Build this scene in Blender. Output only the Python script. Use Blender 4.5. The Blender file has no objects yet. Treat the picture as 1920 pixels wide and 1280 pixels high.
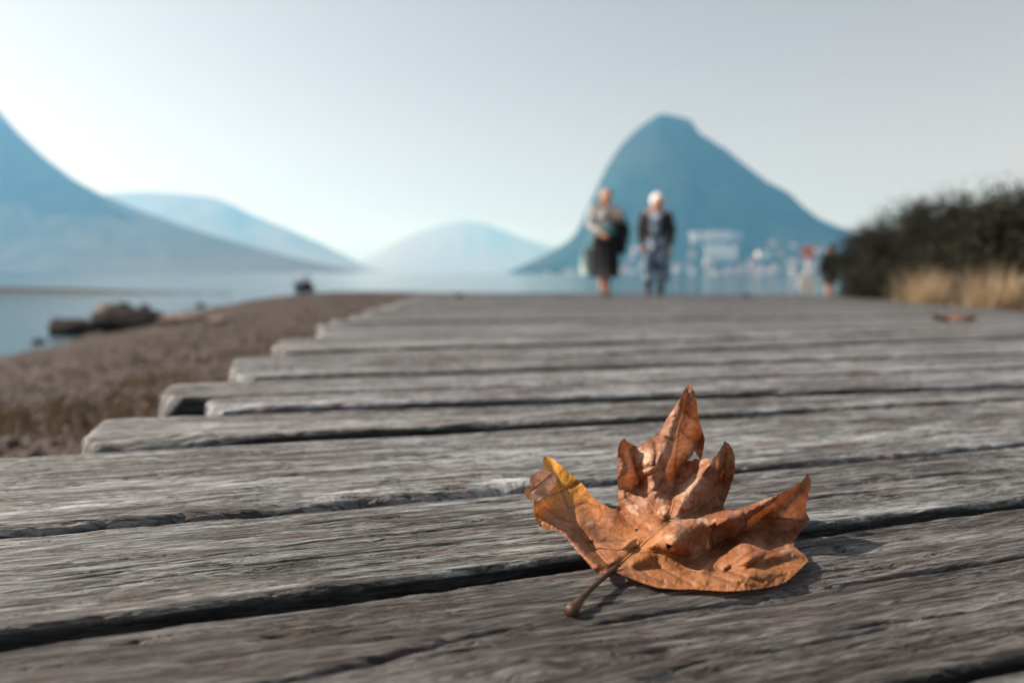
import bpy, bmesh, math, random
import numpy as np
from mathutils import Vector, Matrix
from mathutils.bvhtree import BVHTree
from mathutils.geometry import delaunay_2d_cdt

random.seed(7)
rng = np.random.default_rng(7)
S = bpy.context.scene
COL = S.collection
R = math.radians

# ------------------------------------------------------------------ camera, world, sun, exposure
FPX = 1400.0                       # focal length in pixels of the 1920 px wide photograph
CAM_H = 0.1444                     # lens height above the boards under the leaf
HOR = 512.0                        # row of the horizon at the picture's centre
ROLL = R(0.30)
cam = bpy.data.cameras.new('camera')
cam.sensor_width = 36.0
cam.lens = FPX / 1920 * 36.0
cam.clip_start = 0.02
cam.clip_end = 60000
cam.dof.use_dof = True
cam.dof.focus_distance = 0.405
cam.dof.aperture_fstop = 4.6
co = bpy.data.objects.new('camera', cam)
COL.objects.link(co)
PITCH = math.atan((640 - HOR) / FPX)
CAM_M = Matrix.Translation((0, 0, CAM_H)) @ (Matrix.Rotation(math.pi / 2 - PITCH, 4, 'X') @ Matrix.Rotation(ROLL, 4, 'Z'))
co.matrix_world = CAM_M
S.camera = co

SUN_AZ, SUN_EL = R(-80), R(36)     # azimuth from +Y, negative = left of the view
w = bpy.data.worlds.new('World')
S.world = w
w.use_nodes = True
nt = w.node_tree
nt.nodes.clear()
sky = nt.nodes.new('ShaderNodeTexSky')
sky.sky_type = 'NISHITA'
sky.sun_disc = False
sky.sun_elevation = SUN_EL
sky.sun_rotation = SUN_AZ
sky.altitude = 280
sky.air_density = 1.0
sky.dust_density = 2.0
sky.ozone_density = 1.0
hs = nt.nodes.new('ShaderNodeHueSaturation')
hs.inputs['Saturation'].default_value = 0.30
bgn = nt.nodes.new('ShaderNodeBackground')
bgn.inputs['Strength'].default_value = 0.05
wo = nt.nodes.new('ShaderNodeOutputWorld')
nt.links.new(sky.outputs[0], hs.inputs['Color'])
tint = nt.nodes.new('ShaderNodeMix'); tint.data_type = 'RGBA'; tint.blend_type = 'MULTIPLY'; tint.inputs[0].default_value = 1.0
tint.inputs[7].default_value = (1.49, 1.29, 1.13, 1)
nt.links.new(hs.outputs[0], tint.inputs[6]); nt.links.new(tint.outputs[2], bgn.inputs[0])
nt.links.new(bgn.outputs[0], wo.inputs[0])

sl = bpy.data.lights.new('sun', 'SUN')
sl.energy = 5.0
sl.angle = R(0.53)
sl.color = (1.0, 0.94, 0.865)
so = bpy.data.objects.new('sun', sl)
COL.objects.link(so)
SUN_DIR = Vector((math.sin(SUN_AZ) * math.cos(SUN_EL), math.cos(SUN_AZ) * math.cos(SUN_EL), math.sin(SUN_EL)))
so.rotation_euler = SUN_DIR.to_track_quat('Z', 'Y').to_euler()
so.location = (0, 0, 50)

S.view_settings.view_transform = 'Standard'
S.view_settings.look = 'None'
S.view_settings.exposure = 0.95
S.view_settings.gamma = 1.0
S.view_settings.use_curve_mapping = False
HAZE_D = 1.65e-4
S.render.engine = 'CYCLES'
S.cycles.use_denoising = True
S.cycles.denoising_prefilter = 'ACCURATE'
S.cycles.max_bounces = 8
S.cycles.volume_bounces = 1
S.cycles.transparent_max_bounces = 8
S.cycles.caustics_reflective = False
S.cycles.caustics_refractive = False

# ------------------------------------------------------------------ helpers
def ray(px, py):
    """direction (forward component 1) of a photograph pixel"""
    d = CAM_M.to_3x3() @ Vector(((px - 960) / FPX, (640 - py) / FPX, -1))
    return d / d.y
def at_z(px, py, z=0.0):
    d = ray(px, py)
    k = (z - CAM_H) / d.z
    return Vector((d.x * k, d.y * k, z))
def at_d(px, py, dist):
    d = ray(px, py)
    return Vector((d.x * dist, dist, CAM_H + d.z * dist))

def tag(o, label=None, cat=None, group=None, kind=None):
    if label: o['label'] = label
    if cat: o['category'] = cat
    if group: o['group'] = group
    if kind: o['kind'] = kind
    return o
def empty(name, loc=(0, 0, 0), rz=0):
    o = bpy.data.objects.new(name, None)
    o.empty_display_size = 0.05
    o.location = loc
    o.rotation_euler = (0, 0, rz)
    COL.objects.link(o)
    return o
def link(name, me, mat=None, parent=None, smooth=False):
    o = bpy.data.objects.new(name, me)
    COL.objects.link(o)
    if mat and not me.materials: me.materials.append(mat)
    if parent: o.parent = parent
    if smooth: me.shade_smooth()
    return o
def mesh_from(name, verts, faces):
    me = bpy.data.meshes.new(name)
    me.from_pydata([tuple(v) for v in verts], [], [tuple(f) for f in faces])
    me.update()
    return me
def grid_mesh(name, P, closed=False):
    """P: (nu, nv, 3) array -> quad grid; fast path"""
    nu, nv = P.shape[:2]
    me = bpy.data.meshes.new(name)
    idx = np.arange(nu * nv).reshape(nu, nv)
    if closed:
        idx = np.concatenate([idx, idx[:, :1]], axis=1)
    q = np.stack([idx[:-1, :-1], idx[1:, :-1], idx[1:, 1:], idx[:-1, 1:]], axis=-1).reshape(-1, 4)
    quads(me, P.reshape(-1, 3), q)
    return me
def quads(me, V, Q):
    n = Q.shape[1]
    me.vertices.add(len(V))
    me.vertices.foreach_set('co', np.ascontiguousarray(V, dtype=np.float32).ravel())
    me.loops.add(Q.size)
    me.loops.foreach_set('vertex_index', np.ascontiguousarray(Q, dtype=np.int32).ravel())
    me.polygons.add(len(Q))
    me.polygons.foreach_set('loop_start', np.arange(0, Q.size, n, dtype=np.int32))
    me.update(calc_edges=True)
    me.validate()
def set_attr(me, name, arr, typ='FLOAT_VECTOR'):
    a = me.attributes.new(name, typ, 'POINT')
    key = {'FLOAT_VECTOR': 'vector', 'FLOAT': 'value', 'FLOAT_COLOR': 'color'}[typ]
    a.data.foreach_set(key, np.ascontiguousarray(arr, dtype=np.float32).ravel())

def _h(ix, iy, seed):
    n = (ix.astype(np.int64) * 374761393 + iy.astype(np.int64) * 668265263 + seed * 1442695041) & 0x7fffffff
    n = ((n ^ (n >> 13)) * 1274126177) & 0x7fffffff
    n = (n ^ (n >> 16)) & 0x7fffffff
    return n / 0x7fffffff
def pn(x, y, seed=0):
    """2-D gradient noise, about -1..1"""
    x = np.asarray(x, dtype=np.float64); y = np.asarray(y, dtype=np.float64)
    x, y = np.broadcast_arrays(x, y)
    ix = np.floor(x); iy = np.floor(y)
    fx = x - ix; fy = y - iy
    u = fx * fx * fx * (fx * (fx * 6 - 15) + 10); v = fy * fy * fy * (fy * (fy * 6 - 15) + 10)
    def g(dx, dy):
        a = _h(ix + dx, iy + dy, seed) * 2 * np.pi
        return np.cos(a) * (fx - dx) + np.sin(a) * (fy - dy)
    a = g(0, 0) * (1 - u) + g(1, 0) * u
    b = g(0, 1) * (1 - u) + g(1, 1) * u
    return (a * (1 - v) + b * v) * 1.5
def fbm(x, y, seed=0, oc=4, lac=2.03, gain=.5):
    s = 0; a = 1; n = 0
    for i in range(oc):
        s = s + a * pn(x * lac ** i, y * lac ** i, seed + 17 * i); n += a; a *= gain
    return s / n
def sstep(a, b, x):
    t = np.clip((x - a) / (b - a), 0, 1)
    return t * t * (3 - 2 * t)

def tube_arrays(pts, radii, seg=8, caps=True):
    pts = [Vector(p) for p in pts]
    V = []; F = []
    n = len(pts)
    up = Vector((0, 0, 1))
    prev = None
    for i, p in enumerate(pts):
        t = (pts[min(i + 1, n - 1)] - pts[max(i - 1, 0)]).normalized()
        if prev is None:
            a = t.orthogonal().normalized()
        else:
            a = (prev - t * prev.dot(t)).normalized()
        prev = a
        b = t.cross(a)
        for k in range(seg):
            an = 2 * math.pi * k / seg
            V.append(p + (a * math.cos(an) + b * math.sin(an)) * radii[i])
    for i in range(n - 1):
        for k in range(seg):
            k2 = (k + 1) % seg
            F.append((i * seg + k, i * seg + k2, (i + 1) * seg + k2, (i + 1) * seg + k))
    if caps:
        F.append(tuple(range(seg - 1, -1, -1)))
        F.append(tuple((n - 1) * seg + k for k in range(seg)))
    return V, F
class MB:
    """collects shapes into one mesh"""
    def __init__(s): s.V = []; s.F = []
    def add(s, V, F):
        o = len(s.V); s.V += [Vector(v) for v in V]; s.F += [tuple(i + o for i in f) for f in F]; return s
    def tube(s, pts, radii, seg=8): return s.add(*tube_arrays(pts, radii, seg))
    def box(s, c, size, rz=0):
        m = Matrix.Rotation(rz, 3, 'Z'); c = Vector(c)
        V = [c + m @ Vector((x * size[0] / 2, y * size[1] / 2, z * size[2] / 2)) for x in (-1, 1) for y in (-1, 1) for z in (-1, 1)]
        return s.add(V, [(0, 1, 3, 2), (4, 6, 7, 5), (0, 4, 5, 1), (2, 3, 7, 6), (0, 2, 6, 4), (1, 5, 7, 3)])
    def ell(s, c, r, rot=None, nu=14, nv=9):
        c = Vector(c); V = [c + (rot @ Vector((0, 0, r[2])) if rot else Vector((0, 0, r[2])))]; F = []
        for j in range(1, nv):
            th = math.pi * j / nv
            for i in range(nu):
                ph = 2 * math.pi * i / nu
                p = Vector((r[0] * math.sin(th) * math.cos(ph), r[1] * math.sin(th) * math.sin(ph), r[2] * math.cos(th)))
                V.append(c + (rot @ p if rot else p))
        p = Vector((0, 0, -r[2])); V.append(c + (rot @ p if rot else p))
        for i in range(nu):
            F.append((0, 1 + i, 1 + (i + 1) % nu))
        for j in range(nv - 2):
            for i in range(nu):
                a = 1 + j * nu + i; b = 1 + j * nu + (i + 1) % nu
                F.append((a, a + nu, b + nu, b))
        last = len(V) - 1; o = 1 + (nv - 2) * nu
        for i in range(nu):
            F.append((last, o + (i + 1) % nu, o + i))
        return s.add(V, F)
    def cap(s, p0, r0, p1, r1, seg=12):
        """tapered capsule"""
        p0 = Vector(p0); p1 = Vector(p1); t = (p1 - p0).normalized()
        pts = []; rad = []
        for a in (88, 60, 30): pts.append(p0 - t * r0 * math.sin(R(a))); rad.append(r0 * math.cos(R(a)))
        for k in range(5):
            f = k / 4; pts.append(p0.lerp(p1, f)); rad.append(r0 + (r1 - r0) * f)
        for a in (30, 60, 88): pts.append(p1 + t * r1 * math.sin(R(a))); rad.append(r1 * math.cos(R(a)))
        return s.tube(pts, rad, seg)
    def loft(s, rings, seg=32, fold=0, nf=9, cap=True):
        """rings: (cx, cy, z, rx, ry)"""
        V = []; F = []
        for i, (cx, cy, z, rx, ry) in enumerate(rings):
            f = fold * i / (len(rings) - 1)
            for k in range(seg):
                a = 2 * math.pi * k / seg
                m = 1 + f * math.cos(nf * a + .6 * math.sin(3 * a))
                V.append((cx + rx * m * math.cos(a), cy + ry * m * math.sin(a), z))
        for i in range(len(rings) - 1):
            for k in range(seg):
                F.append((i * seg + k, i * seg + (k + 1) % seg, (i + 1) * seg + (k + 1) % seg, (i + 1) * seg + k))
        if cap:
            F.append(tuple(range(seg))); F.append(tuple((len(rings) - 1) * seg + k for k in range(seg - 1, -1, -1)))
        return s.add(V, F)
    def mesh(s, name): return mesh_from(name, s.V, s.F)
    def build(s, name, mat, parent=None, smooth=False): return link(name, s.mesh(name), mat, parent, smooth)
    def fused(s, name, mat, parent=None, voxel=.008, smooth=4):
        """union of all shapes as one continuous skin"""
        me = s.mesh(name); o = bpy.data.objects.new('raw', me); COL.objects.link(o)
        m = o.modifiers.new('r', 'REMESH'); m.mode = 'VOXEL'; m.voxel_size = voxel
        if smooth:
            m2 = o.modifiers.new('s', 'SMOOTH'); m2.iterations = smooth; m2.factor = .5
        dg = bpy.context.evaluated_depsgraph_get(); dg.update()
        out = bpy.data.meshes.new_from_object(o.evaluated_get(dg))
        bpy.data.objects.remove(o); bpy.data.meshes.remove(me)
        out.name = name; out.materials.clear()
        return link(name, out, mat, parent, True)

# ------------------------------------------------------------------ materials
def new_mat(name):
    m = bpy.data.materials.new(name); m.use_nodes = True
    t = m.node_tree; t.nodes.clear()
    out = t.nodes.new('ShaderNodeOutputMaterial'); b = t.nodes.new('ShaderNodeBsdfPrincipled')
    t.links.new(b.outputs[0], out.inputs[0])
    return m, t, b
class NG:
    def __init__(s, t): s.t = t
    def n(s, typ, **kw):
        nd = s.t.nodes.new(typ)
        for k, v in kw.items(): setattr(nd, k, v)
        return nd
    def l(s, a, b): s.t.links.new(a, b)
    def noise(s, vec, scale, detail=4, rough=.55, scale_vec=None, dist=0):
        if scale_vec:
            mp = s.n('ShaderNodeMapping'); mp.inputs['Scale'].default_value = scale_vec; s.l(vec, mp.inputs['Vector']); vec = mp.outputs[0]
        nd = s.n('ShaderNodeTexNoise'); nd.inputs['Scale'].default_value = scale; nd.inputs['Detail'].default_value = detail
        nd.inputs['Roughness'].default_value = rough; nd.inputs['Distortion'].default_value = dist
        s.l(vec, nd.inputs['Vector']); return nd.outputs['Fac']
    def ramp(s, fac, stops):
        r = s.n('ShaderNodeValToRGB'); e = r.color_ramp.elements
        while len(e) > 1: e.remove(e[-1])
        e[0].position = stops[0][0]; e[0].color = (*stops[0][1], 1)
        for p, c in stops[1:]:
            k = e.new(p); k.color = (*c, 1)
        s.l(fac, r.inputs[0]); return r.outputs[0]
    def mix(s, fac, a, b, mode='MIX'):
        m = s.n('ShaderNodeMix', data_type='RGBA', blend_type=mode)
        for sock, v in ((m.inputs[0], fac), (m.inputs[6], a), (m.inputs[7], b)):
            if hasattr(v, 'is_linked'): s.l(v, sock)
            elif isinstance(v, (int, float)): sock.default_value = v
            else: sock.default_value = (*v, 1)
        return m.outputs[2]
    def math(s, op, a, b=None, clamp=False):
        m = s.n('ShaderNodeMath', operation=op, use_clamp=clamp)
        for sock, v in zip(m.inputs, (a, b)):
            if v is None: continue
            if hasattr(v, 'is_linked'): s.l(v, sock)
            else: sock.default_value = v
        return m.outputs[0]
    def bump(s, h, dist, strength=1.0, normal=None):
        b = s.n('ShaderNodeBump'); b.inputs['Strength'].default_value = strength; b.inputs['Distance'].default_value = dist
        s.l(h, b.inputs['Height'])
        if normal: s.l(normal, b.inputs['Normal'])
        return b.outputs[0]
def plain(name, c, rough=.7, var=.25, scale=8, spec=.3, bump=0):
    m, t, b = new_mat(name); g = NG(t)
    tc = g.n('ShaderNodeTexCoord')
    f = g.noise(tc.outputs['Object'], scale, 5, .6)
    lo = tuple(x * (1 - var) for x in c); hi = tuple(min(1, x * (1 + var)) for x in c)
    g.l(g.ramp(f, [(.3, lo), (.7, hi)]), b.inputs['Base Color'])
    b.inputs['Roughness'].default_value = rough
    b.inputs['Specular IOR Level'].default_value = spec
    if bump: g.l(g.bump(f, bump), b.inputs['Normal'])
    return m

def wood_material():
    m, t, b = new_mat('weathered_wood'); g = NG(t)
    at = g.n('ShaderNodeAttribute', attribute_name='grain'); v = at.outputs['Vector']
    streak = g.noise(v, 1, 9, .78, (13, 170, 1), .35)
    fine = g.noise(v, 1, 6, .7, (75, 620, 1), .4)
    patch = g.noise(v, 1, 4, .6, (3.0, 18, 1))
    red = g.noise(v, 1, 6, .68, (16, 80, 1), .6)
    spot = g.noise(v, 1, 5, .7, (85, 260, 1), .7)
    line = g.noise(v, 1, 3, .55, (6, 105, 1), .35)
    line2 = g.noise(v, 1, 3, .6, (16, 250, 1), .4)
    col = g.ramp(streak, [(.34, (.036, .036, .037)), (.43, (.112, .118, .122)), (.49, (.255, .275, .286)), (.56, (.425, .455, .475)), (.70, (.58, .62, .645))])
    col = g.mix(g.ramp(fine, [(.36, (1, 1, 1)), (.54, (0, 0, 0))]), col, (.26, .245, .24), 'MULTIPLY')
    col = g.mix(g.ramp(patch, [(.38, (.7, .7, .7)), (.60, (0, 0, 0))]), col, (.52, .485, .465), 'MULTIPLY')
    col = g.mix(g.ramp(red, [(.53, (0, 0, 0)), (.66, (.65, .65, .65))]), col, (.12, .066, .052))
    col = g.mix(g.ramp(spot, [(.60, (0, 0, 0)), (.69, (.75, .75, .75))]), col, (.045, .038, .036))
    def thin(f, wd, amt):
        q = g.math('ABSOLUTE', g.math('SUBTRACT', f, .5))
        return g.ramp(q, [(0, (amt,) * 3), (wd, (0, 0, 0))])
    gate = g.ramp(patch, [(.40, (1, 1, 1)), (.62, (.15, .15, .15))])
    l1 = g.mix(1.0, thin(line, .030, 1.0), gate, 'MULTIPLY')
    l2 = g.mix(1.0, thin(line2, .036, .9), gate, 'MULTIPLY')
    col = g.mix(l1, col, (.035, .030, .028)); col = g.mix(l2, col, (.06, .05, .047))
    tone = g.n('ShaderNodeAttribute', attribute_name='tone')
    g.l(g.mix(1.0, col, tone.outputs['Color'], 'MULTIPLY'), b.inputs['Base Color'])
    b.inputs['Roughness'].default_value = .62
    b.inputs['Specular IOR Level'].default_value = .35
    h = g.math('SUBTRACT', g.math('ADD', g.math('MULTIPLY', fine, .6), streak), g.math('MULTIPLY', g.math('ADD', l1, l2), .5))
    g.l(g.bump(h, .003, .95), b.inputs['Normal'])
    return m
M_WOOD = wood_material()

# ------------------------------------------------------------------ deck profile and ground
def soft(x): return np.logaddexp(0, x * 2.0) / 2.0
def deck_z(Y): return -0.0216 * (soft(np.asarray(Y, dtype=float) - 2.0) - soft(-2.0))
Z_W = CAM_H - 1.5                                   # lake level
SH_Y = [-20, 5, 12.9, 17, 24, 32, 42, 52, 60]
SH_X = [-7.9, -8.5, -8.9, -10.1, -11.8, -13, -14, -15, -15.5]
def ground_z(X, Y):
    X = np.asarray(X, dtype=float); Y = np.asarray(Y, dtype=float)
    s = X - np.interp(Y, SH_Y, SH_X) + .5 * pn(X * .3, Y * .3, 5) + .25 * pn(X * 1.1, Y * 1.1, 6)
    s = np.minimum(s, (60 - Y) * .9 + X * .15)
    base = -.19 - .0216 * (soft(Y - 2.0) - soft(-2.0)) + .13 * np.exp(-((X + 7.5) / 4) ** 2 - ((Y - 37) / 11) ** 2)
    shore = Z_W - .05 + .17 * s
    k = .12
    z = -k * np.logaddexp(-base / k, -shore / k)    # smooth minimum
    z = np.maximum(z, Z_W - .8)
    z = z + .03 * fbm(X * .8, Y * .8, 11, 3) + .012 * fbm(X * 4, Y * 4, 12, 3)
    return z

ys = np.concatenate([np.linspace(-6, 0, 10)[:-1], np.linspace(0, 8, 110)[:-1], np.linspace(8, 66, 190)])
xs = np.concatenate([np.linspace(-70, -14, 40)[:-1], np.linspace(-14, 1, 170)[:-1], np.linspace(1, 70, 90)])
YY, XX = np.meshgrid(ys, xs, indexing='ij')
ground = link('beach_ground', grid_mesh('beach_ground', np.stack([XX, YY, ground_z(XX, YY)], -1)), smooth=True)
def ground_material():
    m, t, b = new_mat('gravel_soil'); g = NG(t)
    tc = g.n('ShaderNodeTexCoord'); v = tc.outputs['Object']
    big = g.noise(v, .55, 5, .6); mid = g.noise(v, 5, 6, .65)
    vo = g.n('ShaderNodeTexVoronoi'); vo.inputs['Scale'].default_value = 38; g.l(v, vo.inputs['Vector'])
    st = g.ramp(vo.outputs['Color'], [(.1, (.026, .019, .018)), (.5, (.050, .037, .034)), (.9, (.105, .083, .078))])
    so = g.ramp(mid, [(.35, (.02, .015, .012)), (.65, (.055, .04, .032))])
    col = g.mix(g.ramp(big, [(.38, (1, 1, 1)), (.58, (.12, .12, .12))]), st, so)
    g.l(col, b.inputs['Base Color'])
    b.inputs['Roughness'].default_value = .9; b.inputs['Specular IOR Level'].default_value = .2
    h = g.math('ADD', vo.outputs['Distance'], mid)
    g.l(g.bump(h, .02, .9), b.inputs['Normal'])
    return m
ground.data.materials.append(ground_material())
tag(ground, kind='structure')

# low gravel spit across the bay
sx = np.linspace(-90, -20, 140); sy = np.linspace(-3, 3, 15)
SX, SY = np.meshgrid(sx, sy, indexing='ij')
top = .30 * sstep(-20.5, -38, SX) + .05
SP = np.stack([SX, 53 + .04 * (SX + 23) + SY * (1 + .3 * pn(SX * .3, 0, 3)), Z_W - .25 + (top + .25) * np.exp(-(SY / 1.5) ** 2) + .05 * fbm(SX, SY, 8, 3)], -1)
spit = link('gravel_spit', grid_mesh('gravel_spit', SP), plain('wet_gravel', (.03, .023, .021), .85, .4, 3, .2, .05), smooth=True)
tag(spit, kind='structure')

# ------------------------------------------------------------------ lake
def water_material():
    m, t, b = new_mat('lake_surface'); g = NG(t)
    tc = g.n('ShaderNodeTexCoord'); v = tc.outputs['Object']
    b.inputs['Base Color'].default_value = (.018, .05, .07, 1)
    b.inputs['Roughness'].default_value = .07
    b.inputs['IOR'].default_value = 1.33
    a = g.noise(v, 1, 5, .6, (.5, 1.1, 1), .3)
    c = g.noise(v, 1, 4, .6, (2.4, 5, 1), .2)
    n1 = g.bump(a, .085, .8)
    g.l(g.bump(c, .035, .8, n1), b.inputs['Normal'])
    return m
wx = np.array([-16000, -6000, -2000, -600, -200, -60, -20, 0, 20, 60, 200, 600, 2000, 6000, 16000.])
wy = np.array([-300, -60, -10, 0, 10, 20, 40, 80, 160, 400, 1000, 2500, 6000, 12000, 18000.])
WY, WX = np.meshgrid(wy, wx, indexing='ij')
lake = link('lake_water', grid_mesh('lake_water', np.stack([WX, WY, np.full_like(WX, Z_W)], -1)), water_material())
tag(lake, kind='structure')

# ------------------------------------------------------------------ mountains
def forest_material(name, c, k=.5):
    m, t, b = new_mat(name); g = NG(t)
    tc = g.n('ShaderNodeTexCoord'); v = tc.outputs['Object']
    f = g.noise(v, .012, 8, .65)
    f2 = g.noise(v, .0028, 4, .6)
    col = g.ramp(f, [(.3, tuple(x * (1 - k) for x in c)), (.7, tuple(x * (1 + k) for x in c))])
    col = g.mix(g.ramp(f2, [(.55, (0, 0, 0)), (.72, (k, k, k))]), col, (.10, .092, .08))
    sx_ = g.n('ShaderNodeSeparateXYZ'); g.l(v, sx_.inputs[0])
    hz_ = g.math('ADD', g.math('DIVIDE', sx_.outputs['Z'], 700.0), g.math('MULTIPLY', g.math('SUBTRACT', f2, .5), .8))
    col = g.mix(g.ramp(hz_, [(.45, (0, 0, 0)), (.95, (.75, .75, .75))]), col, tuple(.5 * x + .02 for x in c) if k == .5 else c)   # barer rock towards the top
    g.l(col, b.inputs['Base Color']); b.inputs['Roughness'].default_value = .95; b.inputs['Specular IOR Level'].default_value = .05
    g.l(g.bump(f, 70 * k, 1), b.inputs['Normal'])
    return m
def mountain(name, sil, Dc, Df, mat, seed, rough=1.0, p=1.25, n=520):
    """sil: silhouette in photo pixels, seen at crest distance Dc; foot at distance Df"""
    px = np.array([q[0] for q in sil], float); py = np.array([q[1] for q in sil], float)
    x = np.linspace(px[0], px[-1], n)
    y = np.interp(x, px, py)
    ker = np.exp(-np.linspace(-1.2, 1.2, 9)[2:7] ** 2); ker /= ker.sum()
    y = np.convolve(np.pad(y, 2, mode='edge'), ker, 'valid')
    az = (x - 960) / FPX
    hor = HOR + math.tan(ROLL) * (x - 960)
    H = np.maximum((hor - y) / FPX * Dc + CAM_H - Z_W, 0)
    nv = 60
    rows = []
    for j in range(nv):
        f = j / (nv - 1)
        if f <= .75:
            u = f / .75
            D = Df + (Dc - Df) * u; z = H * u ** p
        else:
            u = (f - .75) / .25
            D = Dc + (Dc - Df) * .8 * u; z = H * (1 - u ** 1.3)
        X = az * D
        amp = rough * np.minimum(H * .12, 45) * math.sin(math.pi * min(f, 1)) ** .7
        if f > .70: amp = amp * .25
        z = z + amp * fbm(X / 380, np.full_like(X, D / 300), seed, 5)
        rows.append(np.stack([X, np.full_like(X, D), Z_W - 6 + np.maximum(z, 0) * 1.0 + 6 * (z > 0)], -1))
    o = link(name, grid_mesh(name, np.array(rows)), mat, smooth=True)
    tag(o, kind='structure')
    return o
M_FOREST = forest_material('wooded_slope', (.014, .036, .036), .5)
M_ROCKY = forest_material('dry_rocky_slope', (.095, .08, .07), .25)
M_AUTUMN = forest_material('autumn_slope', (.19, .13, .09), .25)
mt_right = mountain('mountain', [(935, 516), (960, 507), (1000, 488), (1030, 473), (1060, 455), (1078, 437), (1100, 390), (1117, 350), (1135, 312), (1160, 275), (1185, 250),
    (1205, 235), (1226, 222), (1240, 221), (1265, 226), (1286, 231), (1294, 243), (1302, 255), (1315, 262), (1350, 283), (1390, 313), (1430, 343), (1445, 349), (1470, 362), (1500, 390),
    (1530, 412), (1560, 424), (1600, 436), (1700, 468), (1800, 496), (1900, 516)], 3000, 2450, M_FOREST, 21)
mt_left = mountain('mountain', [(-900, 420), (-600, 300), (-380, 210), (-250, 170), (-150, 160), (-60, 172), (0, 195), (50, 255), (100, 303), (150, 340), (200, 366), (260, 392), (350, 425), (450, 455), (560, 485), (700, 514)], 2700, 2200, M_ROCKY, 33)
mt_mid = mountain('mountain', [(60, 420), (150, 378), (220, 363), (290, 361), (350, 365), (400, 371), (435, 382), (470, 400), (540, 428), (600, 455), (650, 480), (690, 500), (740, 516)], 6200, 5300, M_AUTUMN, 45)
mt_far = mountain('mountain', [(560, 520), (640, 510), (700, 478), (760, 446), (820, 424), (870, 414), (910, 420), (960, 440), (1020, 460), (1100, 480), (1300, 505), (1420, 520)], 10500, 9300, M_AUTUMN, 57, .6)

# ------------------------------------------------------------------ boardwalk
UD = Vector((0.951, 0.309, 0)).normalized()        # along the boards
ND = Vector((-UD.y, UD.x, 0))                      # across, away from the camera
def tw(p): return p.dot(UD), p.dot(ND)
def line(p0, p1, z):
    a = tw(at_z(*p0, z)); b = tw(at_z(*p1, z))
    k = (b[1] - a[1]) / (b[0] - a[0])
    return (a[1] - k * a[0], k)
boardwalk = empty('boardwalk', (0, 0, 0)); tag(boardwalk, kind='structure')
# near gaps measured on the photograph: back edge of the nearer board / front edge of the farther one
ZO = [0.0, 0.0, .002, .006, .003, .004, .001, .003, .002]
GAPS = [((0, 1208), (1920, 942), (0, 1163), (1920, 922)),
        ((0, 998), (1920, 832), (0, 979), (1920, 822)),
        ((140, 844), (1920, 747), (140, 822), (1920, 740)),
        ((270, 776), (1920, 722), (380, 762), (1920, 718.5)),
        ((380, 745), (1920, 690), (380, 743), (1920, 682)),
        ((425, 714), (1920, 662), (440, 704), (1920, 658)),
        ((440, 693), (1920, 630), (440, 691), (1920, 623)),
        ((510, 664), (1920, 613), (510, 656), (1920, 610))]
fronts = [(line((0, 1590), (1920, 1210), 0))]; backs = []
for k, (b0, b1, t0, t1) in enumerate(GAPS):
    backs.append(line(b0, b1, ZO[k])); fronts.append(line(t0, t1, ZO[k + 1]))
wlast = fronts[-1]
kk = wlast[1]; c = wlast[0]
NP = 92
zoffs = list(ZO)
for k in range(len(GAPS), NP):
    wd = .135 + .012 * random.random(); kk *= .8
    backs.append((c + wd, kk)); c = c + wd + .006 + .012 * random.random()
    fronts.append((c, kk)); zoffs.append(random.uniform(-.002, .005))

backs.append(line((0, 1665), (1920, 1245), 0)); fronts[NP:] = [line((0, 2900), (1920, 1800), 0)]; zoffs[NP:] = [-.001]   # the board nearest the lens
def left_t(wv, k):
    """t where a board starts: the left edge of the deck, ends staggered"""
    # left edge X = -.33 - .09 Y
    n = (-.33 - .09 * wv * ND.y - wv * ND.x) / (UD.x + .09 * UD.y)
    return n
def right_t(wv):
    return (1.35 + .337 * wv * ND.y - wv * ND.x) / (UD.x - .337 * UD.y)

# long splits traced on the photograph, per board: list of (polyline, half width, depth)
CR = {0: [([(300, 1290), (500, 1268), (640, 1237), (840, 1190), (940, 1170), (1040, 1153), (1075, 1146)], .0016, .006),
          ([(1010, 1176), (1107, 1160), (1280, 1131), (1427, 1110), (1640, 1077), (1920, 1033), (2100, 1005)], .0017, .006),
          ([(220, 1197), (380, 1178), (560, 1152)], .0008, .002),
          ([(700, 1118), (900, 1090), (1060, 1072)], .0007, .0018),
          ([(1500, 1180), (1700, 1150), (1920, 1118)], .001, .003),
          ([(1250, 1230), (1500, 1195), (1750, 1150)], .0011, .003)],
      1: [([(-40, 1116), (140, 1096), (330, 1066), (480, 1046), (640, 1029), (800, 1012), (1060, 992)], .0010, .005),
          ([(-20, 1086), (240, 1052), (430, 1026), (640, 1000), (820, 984)], .0007, .003),
          ([(470, 985), (640, 964), (760, 953)], .0006, .0025),
          ([(640, 1003), (760, 990), (1000, 963)], .0006, .003),
          ([(1360, 923), (1500, 908), (1700, 890), (1920, 868)], .0007, .003),
          ([(1370, 945), (1550, 922), (1700, 905)], .0006, .003),
          ([(1350, 905), (1480, 893)], .0006, .002)],
      2: [([(200, 912), (300, 905), (460, 894), (560, 880), (640, 873)], .0009, .004),
          ([(0, 893), (120, 888), (260, 880), (390, 870)], .0007, .003),
          ([(380, 917), (480, 905), (620, 888)], .0007, .003),
          ([(700, 872), (860, 850), (1000, 836)], .0007, .003),
          ([(640, 860), (800, 843), (960, 832)], .0006, .002),
          ([(1420, 840), (1650, 822), (1900, 800)], .0009, .003)]}
KN = {1: [((1580, 1022), .006, .004), ((1392, 892), .007, .0)], 2: [((790, 908), .018, .0), ((520, 925), .01, .0)], 0: [((990, 1245), .012, -.004)]}
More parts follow.
